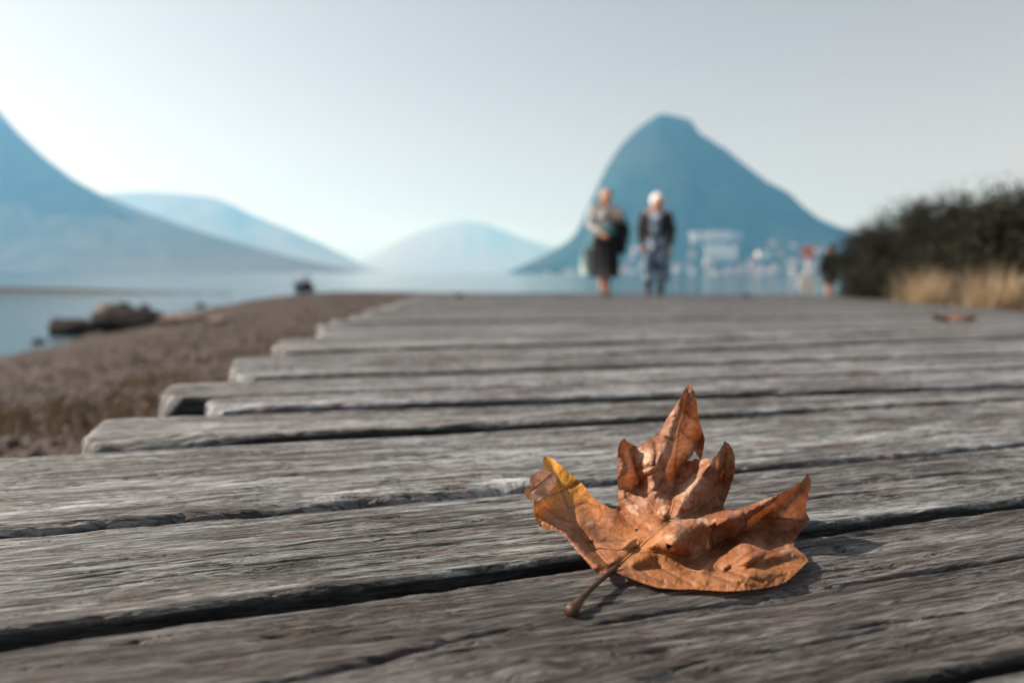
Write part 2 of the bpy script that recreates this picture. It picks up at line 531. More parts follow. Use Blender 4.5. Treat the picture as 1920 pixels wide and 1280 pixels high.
KN[0][0] = ((990, 1245), .012, -.0022); KN[0].append(((1578, 1021), .0045, .005)); KN[1] = [((1392, 893), .006, .003)]

def board(k):
    f, b = fronts[k], backs[k]
    zo = zoffs[k]
    rr = random.Random(100 + k)
    near = k <= 2; mid = 3 <= k <= 9 or k == NP
    wm = f[0]
    t0 = left_t(wm + .05, k) + rr.uniform(-.04, .04) * (0 if k < 9 else 1)
    if 2 < k <= 8:
        ends = {3: (140, 822), 4: (380, 762), 5: (270, 770), 6: (440, 704), 7: (425, 700), 8: (510, 656)}
        t0 = tw(at_z(*ends[k], zo))[0]
    t1 = right_t(wm + .05) + rr.uniform(-.05, .05)
    wtyp = (b[0] - f[0])
    if near:
        ta, tb = {0: (-.32, .62), 1: (-.40, .85), 2: (-.52, 1.1)}[k]
        t0 = min(t0, ta - .25)
        dt = {0: .0017, 1: .0017, 2: .0021}[k]
        tl = np.concatenate([np.linspace(t0, ta, 14)[:-1], np.arange(ta, tb, dt), np.linspace(tb, t1, 30)])
        nv = 210
    elif mid:
        ex = np.array([0, .001, .002, .0035, .005, .007, .01, .014, .02, .028, .04])
        tl = np.concatenate([t0 + ex, np.arange(t0 + .05, t0 + 1.9 + .06 * k, .005), np.linspace(t0 + 1.95 + .06 * k, t1, 24)])
        nv = 90
    else:
        ex = np.array([0, .002, .005, .01, .02, .04])
        tl = np.concatenate([t0 + ex, np.linspace(t0 + .08, t1 - .04, 46), t1 - ex[::-1]])
        nv = 14
    # denser towards the edges
    s = np.linspace(0, 1, nv)
    if not (near or mid): s = .5 - .5 * np.cos(np.pi * s)
    T, Sg = np.meshgrid(tl, s, indexing='ij')
    jag = 1.0 if k < 12 else .7
    nF = jag * (.0022 * pn(T * 9, k * 7.3, 1) + .0012 * pn(T * 45, k * 3.1, 2) + .0006 * pn(T * 160, k * 1.7, 9))
    nB = jag * (.0022 * pn(T * 9, k * 5.9 + 50, 3) + .0012 * pn(T * 45, k * 2.3 + 50, 4) + .0006 * pn(T * 160, k * 1.9, 10))
    wF = f[0] + f[1] * T + nF
    wB = b[0] + b[1] * T + nB
    wB = np.maximum(wB, wF + .03)
    W = wF + Sg * (wB - wF)
    sd = 40 + k * 13
    # grain coordinate, bent round knots
    G = W + .006 * pn(T * 1.6, W * 4, sd) + .0018 * pn(T * 7, W * 20, sd + 1)
    knots = []
    for (q, rad, dep) in KN.get(k, []):
        c = tw(at_z(*q, zo)); knots.append((c[0], c[1], rad, dep))
    if k > 2:
        for i in range(2):
            knots.append((rr.uniform(t0, t0 + 2.2), f[0] + f[1] * 1 + rr.uniform(.02, .12), rr.uniform(.006, .014), 0.0))
    kd = np.zeros_like(T)
    for (kt, kw, rad, dep) in knots:
        dx = (T - kt) / (rad * 4.0); dy = (W - kw) / (rad * 1.6)
        e = np.exp(-(dx ** 2 + dy ** 2))
        G = G - np.sign(W - kw) * rad * .9 * e * (1 - np.exp(-((W - kw) / (rad * .3)) ** 2))
        d0 = np.hypot((T - kt) / 1.35, W - kw)
        kd = kd + dep * sstep(rad, rad * .35, d0)
    z = np.zeros_like(T)
    if near or mid:
        a = fbm(T * 6, G * 260, sd + 2, 3)
        a2 = pn(T * 3, G * 90, sd + 3)
        z += .0006 * a + .0004 * a2
        z += .00035 * pn(T * 40, G * 620, sd + 4)
        gr = np.abs(pn(T * 7, G * 140, sd + 5))          # narrow furrows along the grain
        msk = sstep(-.1, .35, pn(T * 11, G * 50, sd + 6))
        z -= .0022 * msk * sstep(.11, .0, gr)
        gr2 = np.abs(pn(T * 16, G * 300, sd + 7))
        z -= .0009 * sstep(.12, .0, gr2) * sstep(-.1, .3, pn(T * 9, G * 80, sd + 8))
        z -= .0010 * sstep(.5, .75, pn(T * 22, G * 240, sd + 9))
    z += .0016 * pn(T * 1.5, W * 6, sd + 10)
    crs = []
    for (pl, hw, dep) in CR.get(k, []):
        q = [tw(at_z(*p, zo)) for p in pl]
        ct = np.array([p[0] for p in q]); cw = np.array([p[1] for p in q])
        crs.append((ct, cw, hw, dep))
    if k > 2:
        for i in range(4 if k < 12 else 0):
            a = rr.uniform(t0, t0 + 1.6); L = rr.uniform(.2, .7); ww = f[0] + f[1] * a + rr.uniform(.02, .12)
            crs.append((np.array([a, a + L / 2, a + L]), ww + np.array([0, rr.uniform(-.004, .004), rr.uniform(-.006, .006)]), rr.uniform(.0007, .0016), .004))
    for (ct, cw, hw, dep) in crs:
        wc = np.interp(T, ct, cw) + .0009 * pn(T * 18, k, sd + 11) + .0004 * pn(T * 80, k, sd + 12)
        endf = sstep(ct[0], ct[0] + .04, T) * sstep(ct[-1], ct[-1] - .04, T)
        wdt = hw * (.55 + .9 * np.abs(pn(T * 14, k * 2.2, sd + 13) + .35)) * endf + 1e-6
        z -= dep * endf * np.exp(-(np.abs(W - wc) / wdt) ** 2.4)
    z -= kd
    # rounded, chipped edges and ends
    rE = .0032 * (1 + .55 * pn(T * 6, k * 1.3, 71))
    chip = sstep(.2, .75, pn(T * 11, k * 4.4, 72)) * .0045
    if k == 2:
        ce = tw(at_z(700, 918, zo))[0]
        chip = chip + .009 * np.exp(-((T - ce) / .2) ** 2) * (.5 + .6 * np.abs(fbm(T * 16, W * 260, 73, 3)))
    if k == 3:
        ce = tw(at_z(260, 812, zo))[0]
        chip = chip + .012 * np.exp(-((T - ce) / .06) ** 2)
    eF = W - wF; eB = wB - W
    def rnd(e, r):
        q = np.clip(1 - e / r, 0, 1)
        return r * (1 - np.sqrt(np.maximum(1 - q * q, 0)))
    z -= rnd(eF, rE + chip) * (1 if not near else (1 + .15 * fbm(T * 22, G * 420, 75, 3)))
    z -= rnd(eB, .0035 * (1 + .5 * pn(T * 7, k, 76)))
    if not near:
        eT = T - t0 + .004 * pn(W * 40, k, 77)
        z -= rnd(eT, .006 + .004 * abs(pn(k * .7, .3, 78)))
        RC = .022
        for e2 in (eF, eB):
            dx = np.clip(RC - e2, 0, None); dy = np.clip(RC - eT, 0, None)
            ov = np.hypot(dx, dy) - RC
            z -= np.where((dx > 0) & (dy > 0), np.clip(ov + .004, 0, None) * 3.0, 0)
    z = np.maximum(z, -.036)
    X = T * UD.x + W * ND.x; Y = T * UD.y + W * ND.y
    warp = .0015 * pn(T * .9, k * 3.3, 79)
    z = z - .0022 * (k <= 3)
    P = np.stack([X, Y, z + zo + warp + deck_z(Y)], -1)
    # sides and bottom
    def side(wcol, zc, col):
        Xc = tl * UD.x + wcol * ND.x; Yc = tl * UD.y + wcol * ND.y
        zz = np.minimum(zc + zo + deck_z(Yc), P[:, col, 2] - .001)
        return np.stack([Xc, Yc, zz], -1)[:, None, :]
    q1 = .0012 * pn(tl * 30, k, 81); q2 = .0012 * pn(tl * 26, k, 82)
    fr = [side(wF[:, 0] - .0002, -.0075, 0), side(wF[:, 0] + q1 - .0003, -.018, 0), side(wF[:, 0] + q2, -.034, 0), side(wF[:, 0] + .003, -.042, 0)]
    bk = [side(wB[:, -1] + .0002, -.0075, -1), side(wB[:, -1] + q2 + .0003, -.018, -1), side(wB[:, -1] + q1, -.034, -1), side(wB[:, -1] - .003, -.042, -1)]
    A = np.concatenate(fr[::-1] + [P] + bk, axis=1)
    na = A.shape[1]
    me = bpy.data.meshes.new('plank')
    nu = len(tl)
    idx = np.arange(nu * na).reshape(nu, na)
    idc = np.concatenate([idx, idx[:, :1]], 1)
    Q = np.stack([idc[:-1, :-1], idc[1:, :-1], idc[1:, 1:], idc[:-1, 1:]], -1).reshape(-1, 4)
    # end caps as strips of quads between mirrored columns
    caps = []
    for r0, fl in ((0, False), (nu - 1, True)):
        for j in range(na // 2 - (0 if na % 2 else 1)):
            a, b_, c_, d_ = idx[r0, j], idx[r0, j + 1], idx[r0, na - 2 - j], idx[r0, na - 1 - j]
            if len({a, b_, c_, d_}) == 4: caps.append((a, b_, c_, d_) if not fl else (d_, c_, b_, a))
    Q = np.concatenate([Q, np.array(caps)])
    quads(me, A.reshape(-1, 3), Q)
    Tf = np.repeat(tl[:, None], na, 1)
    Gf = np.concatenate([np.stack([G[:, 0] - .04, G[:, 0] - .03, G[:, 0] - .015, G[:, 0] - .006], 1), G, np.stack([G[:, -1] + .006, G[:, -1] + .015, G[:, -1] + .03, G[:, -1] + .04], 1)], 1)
    off = k * 3.71
    set_attr(me, 'grain', np.stack([Tf + off, Gf + off * .37, np.full_like(Tf, off)], -1))
    tn = rr.uniform(.82, 1.12)
    tn = {0: .50, 1: .84, 2: .98}.get(k, tn * (1.0 if k < 9 else .6 if k == NP else .82 if k < 16 else .68))  # nearest boards darkened in colour, lens falloff painted into their tone
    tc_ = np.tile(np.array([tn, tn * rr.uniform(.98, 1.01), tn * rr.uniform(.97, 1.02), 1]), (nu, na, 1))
    for j in (0, 1, 2, 3, na - 4, na - 3, na - 2, na - 1): tc_[:, j, :3] *= .24       # board flanks darkened in colour, painted shade of the gaps
    if k == 0: tc_[..., :3] *= (1.06, .97, .93)
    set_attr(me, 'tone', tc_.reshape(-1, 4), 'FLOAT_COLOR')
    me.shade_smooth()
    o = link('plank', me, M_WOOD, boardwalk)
    return o
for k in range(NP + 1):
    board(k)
# joists under the boards, visible through the gaps
M_JOIST = plain('old_joist_wood', (.10, .085, .075), .85, .35, 12, .2, .004)
for i, off in enumerate((.25, 1.1, 1.9, 2.8, 3.8, 4.8)):
    mb = MB()
    pts = []
    for Y in np.linspace(.15 if i < 4 else 3.0 + (i - 4) * 3, 13.2, 26):
        X = -.33 - .09 * Y + off * (1 + .02 * Y)
        pts.append((X, float(Y), float(deck_z(Y)) - .085))
    V = []; F = []
    for (x, y, z) in pts:
        V += [(x - .03, y, z + .04), (x + .03, y, z + .04), (x + .03, y, z - .04), (x - .03, y, z - .04)]
    for j in range(len(pts) - 1):
        for q in range(4):
            F.append((j * 4 + q, j * 4 + (q + 1) % 4, j * 4 + 4 + (q + 1) % 4, j * 4 + 4 + q))
    F += [(0, 1, 2, 3), tuple(len(V) - 1 - q for q in range(4))]
    mb.add(V, F); mb.build('joist', M_JOIST, boardwalk)

# ------------------------------------------------------------------ the dry leaf
ZS = 2.370
def zp(zx, zy): return 940 + zx / ZS, 680 + zy / ZS
OUT = [(500, 915), (470, 932), (430, 936), (400, 908), (370, 872), (330, 827), (290, 780), (262, 752), (230, 740), (200, 740), (170, 722), (150, 690), (143, 650), (144, 615),
       (128, 604), (120, 585), (140, 560), (160, 520), (182, 478), (188, 445), (184, 428), (194, 414), (210, 416), (230, 428), (260, 452), (295, 482), (335, 517), (370, 547), (392, 575),
       (418, 608), (450, 628), (480, 642), (505, 652), (518, 640), (521, 610), (518, 570), (516, 520), (514, 470), (515, 420), (519, 380), (528, 353), (545, 334),
       (558, 350), (578, 362), (605, 371), (640, 352), (675, 330), (705, 302), (722, 272), (738, 242), (760, 212), (785, 172), (808, 130), (829, 96),
       (848, 108), (860, 132), (868, 172), (874, 225), (882, 268), (895, 305), (904, 340), (900, 378), (888, 428), (905, 424), (930, 424), (955, 412), (975, 382), (991, 348),
       (1010, 357), (1028, 385), (1038, 425), (1039, 470), (1030, 520), (1012, 568), (998, 605), (986, 636), (992, 652), (1030, 656), (1075, 647), (1120, 626), (1170, 606), (1220, 590),
       (1265, 568), (1305, 548), (1338, 522), (1359, 494), (1374, 510), (1377, 538), (1368, 575), (1356, 620), (1353, 662), (1371, 694), (1348, 730), (1325, 755), (1308, 785), (1298, 812),
       (1325, 835), (1352, 855), (1363, 880), (1338, 905), (1302, 942), (1265, 972), (1220, 988), (1160, 999), (1090, 1009), (1000, 1014), (920, 1010), (850, 1004), (780, 1006), (700, 998),
       (630, 978), (575, 957), (535, 942), (510, 928)]
HOLES = [[(858, 392), (872, 412), (886, 432), (862, 424), (846, 436), (826, 432), (846, 416)],
         [(732, 716), (752, 690), (790, 682), (760, 702)], [(730, 800), (762, 812), (738, 832)], [(590, 738), (612, 736), (602, 750)]]
CTRL = [(500, 915, .356), (740, 705, .395), (560, 958, .3495), (700, 998, .341), (920, 1010, .338), (1160, 1000, .340), (1300, 945, .353), (1362, 880, .367), (900, 930, .354), (1100, 850, .364),
        (850, 875, .374), (780, 800, .373), (1000, 765, .405), (1000, 690, .388), (1200, 725, .414), (1200, 625, .408), (1300, 640, .417), (1330, 745, .410), (1360, 495, .430), (1350, 670, .424),
        (1298, 815, .385), (990, 650, .417), (860, 650, .412), (770, 500, .447), (670, 560, .420), (610, 540, .434), (530, 500, .424), (515, 400, .425), (547, 333, .424), (605, 371, .437),
        (720, 420, .430), (790, 300, .451), (740, 255, .447), (895, 330, .463), (840, 280, .451), (829, 97, .452), (820, 450, .455), (850, 540, .426), (930, 455, .429), (985, 490, .452),
        (1015, 450, .447), (992, 348, .438), (1000, 590, .433), (480, 645, .437), (390, 800, .384), (330, 710, .402), (265, 570, .450), (200, 412, .490), (148, 680, .386), (250, 748, .382),
        (330, 827, .372), (430, 936, .353), (150, 600, .394), (395, 578, .463), (560, 745, .405), (600, 830, .377), (1038, 470, .440), (700, 880, .366), (720, 640, .417)]
def tps(pts, vals, lam=1e-6):
    P = np.array(pts, float) / 500.0; n = len(P)
    d = np.linalg.norm(P[:, None] - P[None], axis=-1)
    K = np.where(d > 0, d * d * np.log(d + 1e-12), 0) + lam * np.eye(n)
    A = np.zeros((n + 3, n + 3)); A[:n, :n] = K; A[:n, n] = 1; A[:n, n + 1:] = P; A[n, :n] = 1; A[n + 1:, :n] = P.T
    sol = np.linalg.solve(A, np.concatenate([vals, np.zeros(3)]))
    def f(x, y):
        Q = np.stack([np.ravel(x), np.ravel(y)], -1) / 500.0
        d = np.linalg.norm(Q[:, None] - P[None], axis=-1)
        K = np.where(d > 0, d * d * np.log(d + 1e-12), 0)
        return (K @ sol[:n] + sol[n] + Q @ sol[n + 1:]).reshape(np.shape(x))
    return f
leaf_base = tps([(a, b) for a, b, _ in CTRL], np.array([c for *_, c in CTRL]), 2e-4)
VEINS = [[(500, 915), (550, 872), (600, 830), (680, 762), (740, 706), (756, 655), (770, 590), (776, 520), (772, 450), (782, 370), (790, 300), (812, 220), (826, 150), (829, 104)],
         [(740, 706), (700, 682), (672, 642), (640, 590), (612, 535), (594, 470), (580, 410), (562, 362), (548, 340)],
         [(744, 702), (800, 690), (870, 650), (930, 575), (975, 505), (992, 450), (1000, 400), (994, 355)],
         [(490, 905), (440, 855), (390, 800), (350, 740), (330, 712), (298, 645), (268, 570), (242, 500), (216, 440), (198, 418)],
         [(600, 835), (700, 838), (800, 868), (870, 880), (950, 832), (1050, 762), (1150, 692), (1250, 622), (1330, 545), (1357, 500)],
         [(505, 912), (600, 912), (700, 910), (800, 914), (900, 929), (1000, 925), (1100, 909), (1200, 890), (1290, 874), (1355, 872)]]
SUBV = [[(775, 540), (810, 530), (850, 490), (890, 460), (930, 440)], [(594, 470), (640, 468), (680, 455), (690, 400), (682, 360)], [(612, 535), (650, 500), (690, 480), (720, 470)],
        [(640, 590), (690, 560), (730, 500)], [(790, 320), (760, 345), (735, 330)], [(330, 712), (250, 690), (190, 640)], [(298, 645), (380, 620), (440, 640)], [(268, 570), (330, 540), (350, 530)],
        [(268, 570), (210, 590), (170, 600)], [(700, 910), (780, 950), (850, 985)], [(900, 929), (980, 960), (1060, 985)], [(1000, 925), (1080, 950), (1160, 970)], [(870, 925), (930, 870), (1000, 840)],
        [(1000, 925), (1060, 870), (1130, 830)], [(1100, 909), (1180, 850), (1260, 820)], [(600, 912), (660, 950), (720, 975)], [(1050, 762), (1090, 720), (1080, 670)], [(950, 832), (930, 770), (960, 700)],
        [(1150, 692), (1230, 690), (1320, 700)], [(680, 762), (620, 740), (560, 700), (530, 650)], [(390, 800), (470, 790), (550, 790)], [(812, 220), (840, 240), (865, 250)], [(790, 300), (830, 330), (880, 350)]]
def seg_dist(x, y, pl):
    d = np.full(np.shape(x), 1e9)
    for (a, b), (c, e) in zip(pl[:-1], pl[1:]):
        vx, vy = c - a, e - b
        t = np.clip(((x - a) * vx + (y - b) * vy) / (vx * vx + vy * vy), 0, 1)
        d = np.minimum(d, np.hypot(x - a - t * vx, y - b - t * vy))
    return d
CELLS = np.stack([rng.uniform(60, 1420, 900), rng.uniform(60, 1060, 900)], -1)
RIDGE = [([(640, 395), (668, 480), (700, 560), (720, 640)], 52, .0048), ([(690, 455), (735, 385), (765, 310), (800, 215), (826, 130)], 50, .0065),
         ([(800, 615), (860, 540), (922, 450)], 52, .0100), ([(770, 790), (900, 722), (1000, 690), (1120, 645), (1250, 590), (1340, 530)], 56, .0075),
         ([(940, 640), (980, 560), (990, 480)], 22, -.0035), ([(700, 872), (850, 885), (960, 808), (1080, 745), (1180, 715)], 36, -.0045),
         ([(1240, 690), (1310, 640), (1355, 580)], 30, .0035), ([(1200, 760), (1290, 740)], 26, -.003), ([(1010, 560), (1022, 450), (1005, 380)], 20, .0025),
         ([(150, 640), (200, 690), (280, 745), (350, 820), (420, 900)], 26, .0046), ([(220, 650), (300, 740), (400, 830)], 26, -.0025),
         ([(380, 590), (440, 650), (490, 690)], 36, .003), ([(1000, 870), (1130, 850), (1250, 850)], 34, .0022), ([(620, 800), (700, 770)], 30, .0018),
         ([(540, 600), (580, 660), (630, 700)], 30, .003), ([(530, 660), (590, 735), (640, 760)], 24, -.003)]
def leaf_depth(x, y):
    d = leaf_base(x, y) * .975
    for pl, wd, am in RIDGE:
        d = d - 1.45 * am * np.exp(-(seg_dist(x, y, pl) / wd) ** 2)
    for i, pl in enumerate(VEINS):
        s = seg_dist(x, y, pl)
        d = d + .0024 * np.exp(-(s / 16) ** 2) - .0016 * np.exp(-((s - 42) / 26) ** 2)
    for pl in SUBV:
        s = seg_dist(x, y, pl)
        d = d + .0009 * np.exp(-(s / 7) ** 2) - .0006 * np.exp(-((s - 20) / 13) ** 2)
    d = d + .0011 * fbm(x / 70, y / 70, 301, 3) + .00035 * fbm(x / 16, y / 16, 302, 3)
    # quilted network of fine veins
    q = np.stack([x, y], -1)
    dd = np.full(np.shape(x), 1e9); d2 = np.full(np.shape(x), 1e9)
    for c in CELLS:
        r = np.hypot(x - c[0], y - c[1]); m = r < dd
        d2 = np.where(m, dd, np.minimum(d2, r)); dd = np.where(m, r, dd)
    net = sstep(9, 0, d2 - dd)
    d = d + .0004 * net
    # keep above the boards
    qy = 680 + y / ZS - (HOR + math.tan(ROLL) * (940 + x / ZS - 960))
    lim = (CAM_H - .0032) / np.maximum(qy, 1) * FPX
    kk_ = .0012
    d = -kk_ * np.logaddexp(-d / kk_, -lim / kk_)     # rests on the boards
    return d, net
def densify(pl, step):
    o = []
    for (a, b), (c, e) in zip(pl, pl[1:] + pl[:1]):
        n = max(1, int(math.hypot(c - a, e - b) / step))
        for i in range(n): o.append((a + (c - a) * i / n, b + (e - b) * i / n))
    return o
def inside(x, y, poly):
    x = np.asarray(x); r = np.zeros(x.shape, bool); n = len(poly)
    for i in range(n):
        (x0, y0), (x1, y1) = poly[i], poly[(i + 1) % n]
        c = ((y0 > y) != (y1 > y))
        with np.errstate(divide='ignore', invalid='ignore'):
            r ^= c & (x < (x1 - x0) * (y - y0) / (y1 - y0 + 1e-12) + x0)
    return r
def sheet(outline, holes, step):
    ol = densify(outline, step)
    jx = [(a + 1.6 * float(pn(a / 9, b / 9, 88)), b + 1.6 * float(pn(a / 9, b / 9, 89))) for a, b in ol]
    pts = list(jx); edges = [(i, (i + 1) % len(jx)) for i in range(len(jx))]
    for h in holes:
        hl = densify(h, step); o = len(pts); pts += hl; edges += [(o + i, o + (i + 1) % len(hl)) for i in range(len(hl))]
    xs_ = [p[0] for p in outline]; ys_ = [p[1] for p in outline]
    gx, gy = np.meshgrid(np.arange(min(xs_), max(xs_), step), np.arange(min(ys_), max(ys_), step))
    gx = gx + (np.arange(gx.shape[0]) % 2)[:, None] * step * .5
    gx = gx.ravel(); gy = gy.ravel()
    m = inside(gx, gy, jx)
    for h in holes: m &= ~inside(gx, gy, h)
    gx = gx[m]; gy = gy[m]
    bd = np.array(pts)
    keep = np.ones(len(gx), bool)
    for i in range(0, len(gx), 2000):
        keep[i:i + 2000] = np.min(np.hypot(gx[i:i + 2000, None] - bd[None, :, 0], gy[i:i + 2000, None] - bd[None, :, 1]), 1) > step * .55
    pts += list(zip(gx[keep].tolist(), gy[keep].tolist()))
    v, e, fc, *_ = delaunay_2d_cdt([Vector(p) for p in pts], edges, [], 0, 1e-4)
    v = np.array([(p.x, p.y) for p in v]); fc = np.array([f for f in fc if len(f) == 3])
    cx = v[fc].mean(1)
    m = inside(cx[:, 0], cx[:, 1], jx)
    for h in holes: m &= ~inside(cx[:, 0], cx[:, 1], h)
    return v, fc[m]
RB = np.array(CAM_M.to_3x3())
def unproject(zx, zy, d):
    px = 940 + np.asarray(zx) / ZS; py = 680 + np.asarray(zy) / ZS
    c = np.stack([(px - 960) / FPX, (640 - py) / FPX, -np.ones_like(px)], -1) @ RB.T
    c = c / c[..., 1:2]
    return c * np.asarray(d)[..., None] + np.array([0, 0, CAM_H])
ORG = Vector(unproject(500., 915., .347).tolist())

def leaf_material(name, under=False):
    m, t, b = new_mat(name); g = NG(t)
    out = [n for n in t.nodes if n.type == 'OUTPUT_MATERIAL'][0]
    at = g.n('ShaderNodeAttribute', attribute_name='tint')
    tc = g.n('ShaderNodeTexCoord'); v = tc.outputs['Object']
    f = g.noise(v, 260, 6, .65, None, .3)
    f2 = g.noise(v, 900, 4, .7)
    col = g.mix(g.ramp(f, [(.34, (.5, .5, .5)), (.6, (0, 0, 0))]), at.outputs['Color'], (.45, .3, .22), 'MULTIPLY')
    col = g.mix(g.ramp(f2, [(.66, (0, 0, 0)), (.76, (.45, .45, .45))]), col, (.07, .03, .018))
    g.l(col, b.inputs['Base Color']); b.inputs['Roughness'].default_value = .6; b.inputs['Specular IOR Level'].default_value = .3
    n = g.bump(f, .0006, .6); g.l(n, b.inputs['Normal'])
    tr = g.n('ShaderNodeBsdfTranslucent')
    g.l(g.mix(1.0, col, (1.0, .66, .40), 'MULTIPLY'), tr.inputs[0])
    mx = g.n('ShaderNodeMixShader'); mx.inputs[0].default_value = .24
    g.l(b.outputs[0], mx.inputs[1]); g.l(tr.outputs[0], mx.inputs[2]); g.l(mx.outputs[0], out.inputs[0])
    return m
M_LEAF = leaf_material('dry_leaf_skin')
M_VEIN = plain('leaf_vein', (.30, .14, .05), .55, .2, 200, .3)
M_STALK = plain('leaf_stalk_skin', (.045, .019, .009), .5, .5, 160, .4, .0004)

leaf = empty('dry_leaf', ORG)
tag(leaf, 'large curled brown and orange dry leaf lying on the weathered boards in the foreground', 'leaf')
v2, f3 = sheet(OUT, HOLES, 5.0)
x, y = v2[:, 0], v2[:, 1]
d, net = leaf_depth(x, y)
P = unproject(x, y, d) - np.array(ORG)
me = bpy.data.meshes.new('blade'); quads(me, P, f3)
def lerp(a, b, t): return a * (1 - t[:, None]) + b * t[:, None]
C = np.tile(np.array([.31, .125, .058]), (len(x), 1))
n1 = fbm(x / 120, y / 120, 311, 4); n2 = fbm(x / 45, y / 45, 312, 4)
C = lerp(C, np.array([.58, .36, .26]), sstep(-.1, .45, n1) * .6)
C = lerp(C, np.array([.20, .07, .032]), sstep(.1, .5, n2) * .55)
lobe = sstep(500, 430, x) * sstep(760, 690, y)
C = lerp(C, np.array([.52, .21, .06]), lobe * .8)
yel = sstep(440, 270, x) * sstep(690, 540, y)
C = lerp(C, np.array([.74, .38, .05]), yel * np.clip(.9 + n2 * .7, 0, 1))
org = sstep(820, 900, y) * sstep(500, 700, x)
C = lerp(C, np.array([.46, .20, .075]), org * .55)
mid_o = np.exp(-((x - 640) / 160) ** 2 - ((y - 800) / 90) ** 2)
C = lerp(C, np.array([.50, .20, .05]), mid_o * .8)
n3 = fbm(x / 26, y / 26, 313, 3)
pale = np.exp(-((x - 800) / 200) ** 2 - ((y - 480) / 220) ** 2)
C = lerp(C, np.array([.68, .47, .36]), pale * sstep(-.35, .3, n1 + .5 * n2) * .7)  # pale mottling, lightened further as painted sunlight on the bulges
for (a, b_, r1, r2) in ((585, 655, 34, 22), (725, 660, 30, 22), (1005, 490, 14, 40), (1010, 440, 12, 26), (970, 615, 22, 20), (395, 712, 40, 10), (760, 775, 26, 12), (905, 700, 30, 14), (640, 415, 30, 30), (650, 470, 34, 26), (820, 620, 22, 30)):
    e = np.hypot((x - a) / r1, (y - b_) / r2) + 1.3 * n3
    C = lerp(C, np.array([.66, .46, .34]), sstep(1.05, .6, e) * .7)
for pl in VEINS:
    C = lerp(C, np.array([.22, .085, .035]), np.exp(-(seg_dist(x, y, pl) / 7) ** 2) * .5)
for pl in SUBV:
    C = lerp(C, np.array([.20, .075, .035]), np.exp(-(seg_dist(x, y, pl) / 5) ** 2) * .7)
C = lerp(C, C * .6, net * .6) * .86
set_attr(me, 'tint', np.concatenate([np.clip(C, 0, 1), np.ones((len(C), 1))], 1), 'FLOAT_COLOR')
me.shade_smooth()
blade = link('blade', me, M_LEAF, leaf)
# the curled over tip of the left lobe, its pale underside showing
CURL = [(104, 577), (103, 563), (126, 555), (122, 530), (131, 502), (160, 482), (198, 475), (232, 488), (246, 514), (240, 545), (216, 573), (182, 600), (146, 621), (130, 613), (116, 600)]
v2, f3 = sheet(CURL, [], 4.0)
x, y = v2[:, 0], v2[:, 1]
ax = ((x - 110) * .82 - (y - 590) * .57)
d = .380 - .006 * np.sin(np.clip(ax / 150, 0, 1) * np.pi) + .006 * np.clip((ax - 90) / 80, 0, 1) + .0010 * np.exp(-(seg_dist(x, y, [(135, 565), (180, 530), (225, 490)]) / 6) ** 2) + .0005 * fbm(x / 25, y / 25, 5, 3)
me = bpy.data.meshes.new('curled_tip'); quads(me, unproject(x, y, d) - np.array(ORG), f3)
C = np.tile(np.array([.60, .40, .30]), (len(x), 1)); n1 = fbm(x / 30, y / 30, 9, 3)
C = lerp(C, np.array([.42, .23, .15]), sstep(0, .5, n1) * .7)
C = lerp(C, np.array([.46, .17, .05]), sstep(140, 112, x) * .9)
C = lerp(C, np.array([.22, .10, .06]), np.exp(-(seg_dist(x, y, [(135, 565), (180, 530), (225, 490)]) / 4) ** 2) * .9)
set_attr(me, 'tint', np.concatenate([C, np.ones((len(C), 1))], 1), 'FLOAT_COLOR'); me.shade_smooth()
tag(link('curled_tip', me, M_LEAF, leaf), 'pale curled over lobe tip')
# veins as raised ribs
for i, pl in enumerate(VEINS):
    q = []
    for (a, b), (c, e) in zip(pl[:-1], pl[1:]):
        n = max(2, int(math.hypot(c - a, e - b) / 9))
        q += [(a + (c - a) * k / n, b + (e - b) * k / n) for k in range(n)]
    q = np.array(q); dd, _ = leaf_depth(q[:, 0], q[:, 1])
    pp = unproject(q[:, 0], q[:, 1], dd - .0001) - np.array(ORG)
    n = len(pp); r0 = (.00055, .00028, .00028, .0004, .00035, .0003)[i]
    MB().tube(pp, [r0 * (1 - .75 * k / n) for k in range(n)], 6).build('vein', M_VEIN, blade, True)
# stalk
st = [(520, 898, .3478), (500, 915, .3462), (470, 940, .340), (432, 972, .332), (395, 1006, .325), (362, 1040, .3185), (338, 1070, .3135), (318, 1095, .310), (306, 1112, .3075)]
sr = [.0010, .0013, .0013, .00125, .0013, .0015, .0021, .0031, .0030]
pp = [Vector((unproject(float(a), float(b), float(c)) - np.array(ORG)).tolist()) for a, b, c in st]
MB().tube(pp, sr, 12).build('stalk', M_STALK, leaf, True)

